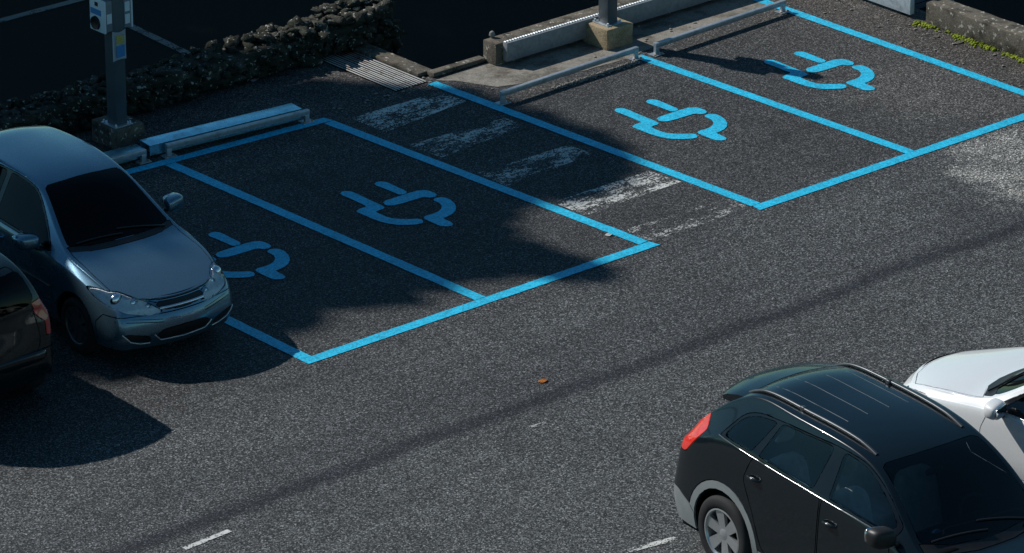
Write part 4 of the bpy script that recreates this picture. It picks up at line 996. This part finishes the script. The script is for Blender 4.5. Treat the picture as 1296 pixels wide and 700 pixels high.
for k in range(40): 
    s = rnd.uniform(.04, .08); stone(b, (6.5 + rnd.uniform(-.03, .04), rnd.uniform(6.5, 6.95), rnd.uniform(-.9, .3)), (s * .7, s, s * .8), rnd)
wl = obj('stone_wall', b, M['stone'], None, 180); tag(wl, 'dark mossy rubble stone wall behind the shaded bays', 'stone wall')

# ------------------------------------------------------------------ low wall at the right, moss and scraps
b = bmesh.new()
for (y0, y1, dz) in ((.9, 2.84, 0.), (-3.4, .885, -.012), (-8., -3.42, .0)):
    vs = box(b, 11.45, 11.72, y0, y1, .002, .265 + dz, .018)
bmesh.ops.subdivide_edges(b, edges=[ed for ed in b.edges if ed.calc_length() > .6], cuts=14, use_grid_fill=True)
for v in b.verts: v.co += Vector([.012 * noise.noise(v.co * 4 + Vector((k, 0, 0))) for k in (1, 7, 13)])
tag(obj('low_wall', b, M['concrete_old'], None, 40), 'low mossy concrete wall along the right edge', 'low wall')
b = bmesh.new(); rnd = random.Random(9)
for k in range(900):
    y = 2.95 - 5.2 * rnd.random() ** 1.1; off = abs(rnd.gauss(0, .05)); 
    if noise.noise(Vector((y * 2.2, 0, 4))) < -.22 and rnd.random() < .8: continue
    r = rnd.uniform(.010, .026); blob(b, (11.435 - off, y, r * .3), (r, r, r * .8), 1, .5)
tag(obj('moss', b, M['moss'], None, 180), 'yellow green moss at the foot of the low wall', 'moss', None, 'stuff')
b = bmesh.new()
for k in range(300):
    if rnd.random() < .62: x, y = rnd.uniform(10.75, 11.42), rnd.uniform(-.5, 4.8)
    elif rnd.random() < .5: x, y = rnd.uniform(6.2, 11.2), rnd.uniform(4.3, 4.95)
    else: x, y = rnd.uniform(4.4, 6.), rnd.uniform(5., 5.3)
    r = rnd.choice((.004, .005, .006, .006, .008, .008, .012, .018)); blob(b, (x, y, r * .4 + .003), (r * rnd.uniform(.8, 1.6), r, r * .5), 1, .5)
tag(obj('debris', b, M['pebble']), 'scattered grit and dry bits along the edges of the bays', 'grit', None, 'stuff')
def scrap(name, x, y, r, mat, label, cat, z=.004):
    b = bmesh.new(); n = 11; vs = [b.verts.new((x + r[0] * math.cos(t) * (1 + .3 * noise.noise(Vector((t, x, y)))), y + r[1] * math.sin(t) * (1 + .35 * noise.noise(Vector((x, t, y)))), z + .012 * abs(math.sin(t * 1.5)))) for t in [2 * math.pi * k / n for k in range(n)]]
    c = b.verts.new((x, y, z + .008))
    for i in range(n): b.faces.new((c, vs[i], vs[(i + 1) % n]))
    bmesh.ops.solidify(b, geom=b.faces[:], thickness=-.003)
    return tag(obj(name, b, mat, None, 50), label, cat)
scrap('fallen_leaf', 1.37, -1.87, (.058, .034), M['orange'], 'dry orange leaf lying in the middle of the lane', 'leaf')
scrap('paper_scrap', 4.39, 6.47, (.06, .035), M['litter'], 'white paper scrap at the foot of the stone wall', 'scrap')
scrap('paper_scrap', 4.33, .46, (.045, .03), M['litter'], 'small white scrap beside the blue line corner', 'scrap')
scrap('pale_stone', 11.21, 2.43, (.05, .035), M['pebble'], 'flat pale stone below the mossy wall, nearer the steel barrier', 'stone')
scrap('pale_stone', 11.27, 2.12, (.085, .035), M['pebble'], 'longer flat pale stone beside the moss', 'stone')
# lower yard line
mark('painted_line', seg_quad((7.62, 12.0), (7.70, 13.45), .12), M['white_dim'], 'worn white bay line on the dark yard beyond the stone wall', 'painted line', None, -1.994)

mark('painted_line', seg_quad((-4, 14.75), (8.4, 14.55), .13), M['white_dim'], 'faint pale line along the far side of the dark yard', 'painted line', None, -1.994)
# ------------------------------------------------------------------ trees that shade the back of the lot
SUN = Vector((-.3063, .7024, .6428))
SHA = [(-10, 2.6), (-7, 2.2), (-4.5, 1.7), (-2.2, 1.1), (-.8, .78), (0, .60), (0.47, 0.61), (0.99, 0.70), (1.35, 0.65), (1.71, 0.54), (2.18, 0.53), (2.67, 0.48), (3.15, 0.14), (3.35, -0.2), (3.55, -0.36), (3.70, -0.28), (3.66, 0.07), (3.57, 0.41), (3.5, 0.76), (3.56, 1.11), (3.76, 1.41), (3.93, 1.70), (4.21, 1.71), (4.42, 1.55), (4.6, 1.47), (5.04, 1.50), (5.52, 1.54), (5.74, 1.69), (5.95, 2.01), (6.08, 2.36), (6.15, 2.81), (6.12, 3.26), (6.06, 3.64), (6.04, 3.93), (6.15, 4.5), (5.9, 4.95), (5.45, 5.1), (5.3, 5.4), (4.95, 6.0), (4.3, 6.2), (3.9, 6.8), (4.3, 7.7), (5.3, 9), (5.3, 17), (-10, 17)]
SHB = [(5.6, 7.6), (6.2, 7.05), (7.5, 6.95), (9, 6.7), (12, 6.6), (16, 6.8), (17, 9), (17, 19), (5.0, 19), (5.0, 9)]
def tree(name, poly, xr, base, n, seed, label):
    rnd = random.Random(seed); e = empty(name, (base[0], base[1], -2.)); tag(e, label, 'tree', 'tall evergreens behind the stone wall')
    P = offset_poly(poly, -.02); b = bmesh.new(); xs = [p[0] for p in poly]; ys = [p[1] for p in poly]
    x0, x1 = max(min(xs), xr[0] - .6), min(max(xs), xr[1] + .6); cnt = 0; tries = 0
    while cnt < n and tries < n * 30:
        tries += 1; x = rnd.uniform(x0, x1); y = rnd.uniform(min(ys), max(ys)); w = .5 * noise.noise(Vector((0, y * .8, seed)))
        if not (xr[0] + w < x < xr[1] + w) or not inside((x, y), P): continue
        cnt += 1; t = 27 + 2.6 * noise.noise(Vector((x * .5, y * .5, seed))) + rnd.uniform(-1.2, 1.2)
        c = Vector((x, y, 0)) + SUN * t - Vector((base[0], base[1], -2.)); s = rnd.uniform(.20, .36)
        m = Matrix.Rotation(rnd.uniform(0, 6.3), 3, 'Z') @ Matrix.Rotation(rnd.uniform(0, 3.1), 3, 'X')
        q = [b.verts.new(c + m @ Vector(v)) for v in ((-s, 0, 0), (0, -s * .7, s * .15), (s, 0, 0), (0, s * .7, s * .15))]; b.faces.new(q)
    cr = sum((v.co for v in b.verts), Vector()) / max(1, len(b.verts)); top = max(v.co.z for v in b.verts)
    lo = min(v.co.z for v in b.verts)
    obj('crown', b, M['leaf'], e)
    b = bmesh.new(); tube(b, [(0, 0, 0), (.1, .05, cr.z * .3), (cr.x * .3, cr.y * .3, cr.z * .7), (cr.x * .8, cr.y * .8, cr.z)], [.38, .32, .24, .12], 12); tr = obj('trunk', b, M['bark'], e, 60)
    b = bmesh.new()
    for k in range(7):
        t = rnd.uniform(0, 6.3); r = rnd.uniform(1.2, 2.4); tube(b, [(cr.x * .4, cr.y * .4, cr.z * .75), (cr.x * .7 + r * .4 * math.cos(t), cr.y * .7 + r * .5 * math.sin(t), cr.z * .92), (cr.x + r * math.cos(t), cr.y + r * math.sin(t), cr.z * 1.02)], [.13, .09, .03], 6)
    obj('limb', b, M['bark'], tr, 60)
tree('evergreen_tree', SHA, (-10, -4.2), (-14.8, 24.2), 5600, 1, 'tall evergreen beyond the stone wall, farthest left')
tree('evergreen_tree', SHA, (-4.2, .9), (-9.3, 25.2), 6200, 2, 'tall evergreen beyond the stone wall, behind the hatchback')
tree('evergreen_tree', SHA, (.9, 6.4), (-4.8, 26.2), 7000, 3, 'tall evergreen whose crown shades the hatched gap')
tree('evergreen_tree', SHB, (5., 11.2), (.7, 31.2), 5000, 4, 'tall evergreen shading the dark pit')
tree('evergreen_tree', SHB, (11.2, 17), (7.7, 31.2), 4600, 5, 'tall evergreen shading the lower yard at the right')

# ------------------------------------------------------------------ light and camera
w = bpy.data.worlds.new('World'); scn.world = w; w.use_nodes = True; nt = w.node_tree; nt.nodes.clear()
sk = nt.nodes.new('ShaderNodeTexSky'); sk.sky_type = 'NISHITA'; sk.sun_disc = False; sk.sun_elevation = R(40); sk.sun_rotation = math.atan2(SUN.x, SUN.y)
sk.air_density = 1.0; sk.dust_density = .0; sk.ozone_density = 2.2
bg = nt.nodes.new('ShaderNodeBackground'); bg.inputs[1].default_value = .074; wo = nt.nodes.new('ShaderNodeOutputWorld')
nt.links.new(mixc(nt, 1., sk.outputs[0], (.60, .98, 1.), 'MULTIPLY'), bg.inputs[0]); nt.links.new(bg.outputs[0], wo.inputs[0])
sl = bpy.data.lights.new('sun', 'SUN'); sl.energy = 4.9; sl.angle = R(.53); sl.color = (1., .97, .93)
so = bpy.data.objects.new('sun', sl); COL.objects.link(so); so.rotation_euler = (-SUN).to_track_quat('-Z', 'Y').to_euler(); so.location = SUN * 60
cd = bpy.data.cameras.new('camera'); cd.sensor_width = 36; cd.lens = 6000 * 36 / 1296; cd.clip_start = .5; cd.clip_end = 2000
co = bpy.data.objects.new('camera', cd); COL.objects.link(co); co.location = (-26.2875, -33.1953, 18.7702); co.rotation_euler = (math.pi / 2 - .40, 0, .8546 - math.pi / 2); scn.camera = co
scn.view_settings.view_transform = 'Standard'; scn.view_settings.look = 'None'; scn.view_settings.exposure = 0.; scn.view_settings.gamma = 1.; scn.view_settings.use_curve_mapping = False
scn.cycles.max_bounces = 8; scn.cycles.transparent_max_bounces = 16
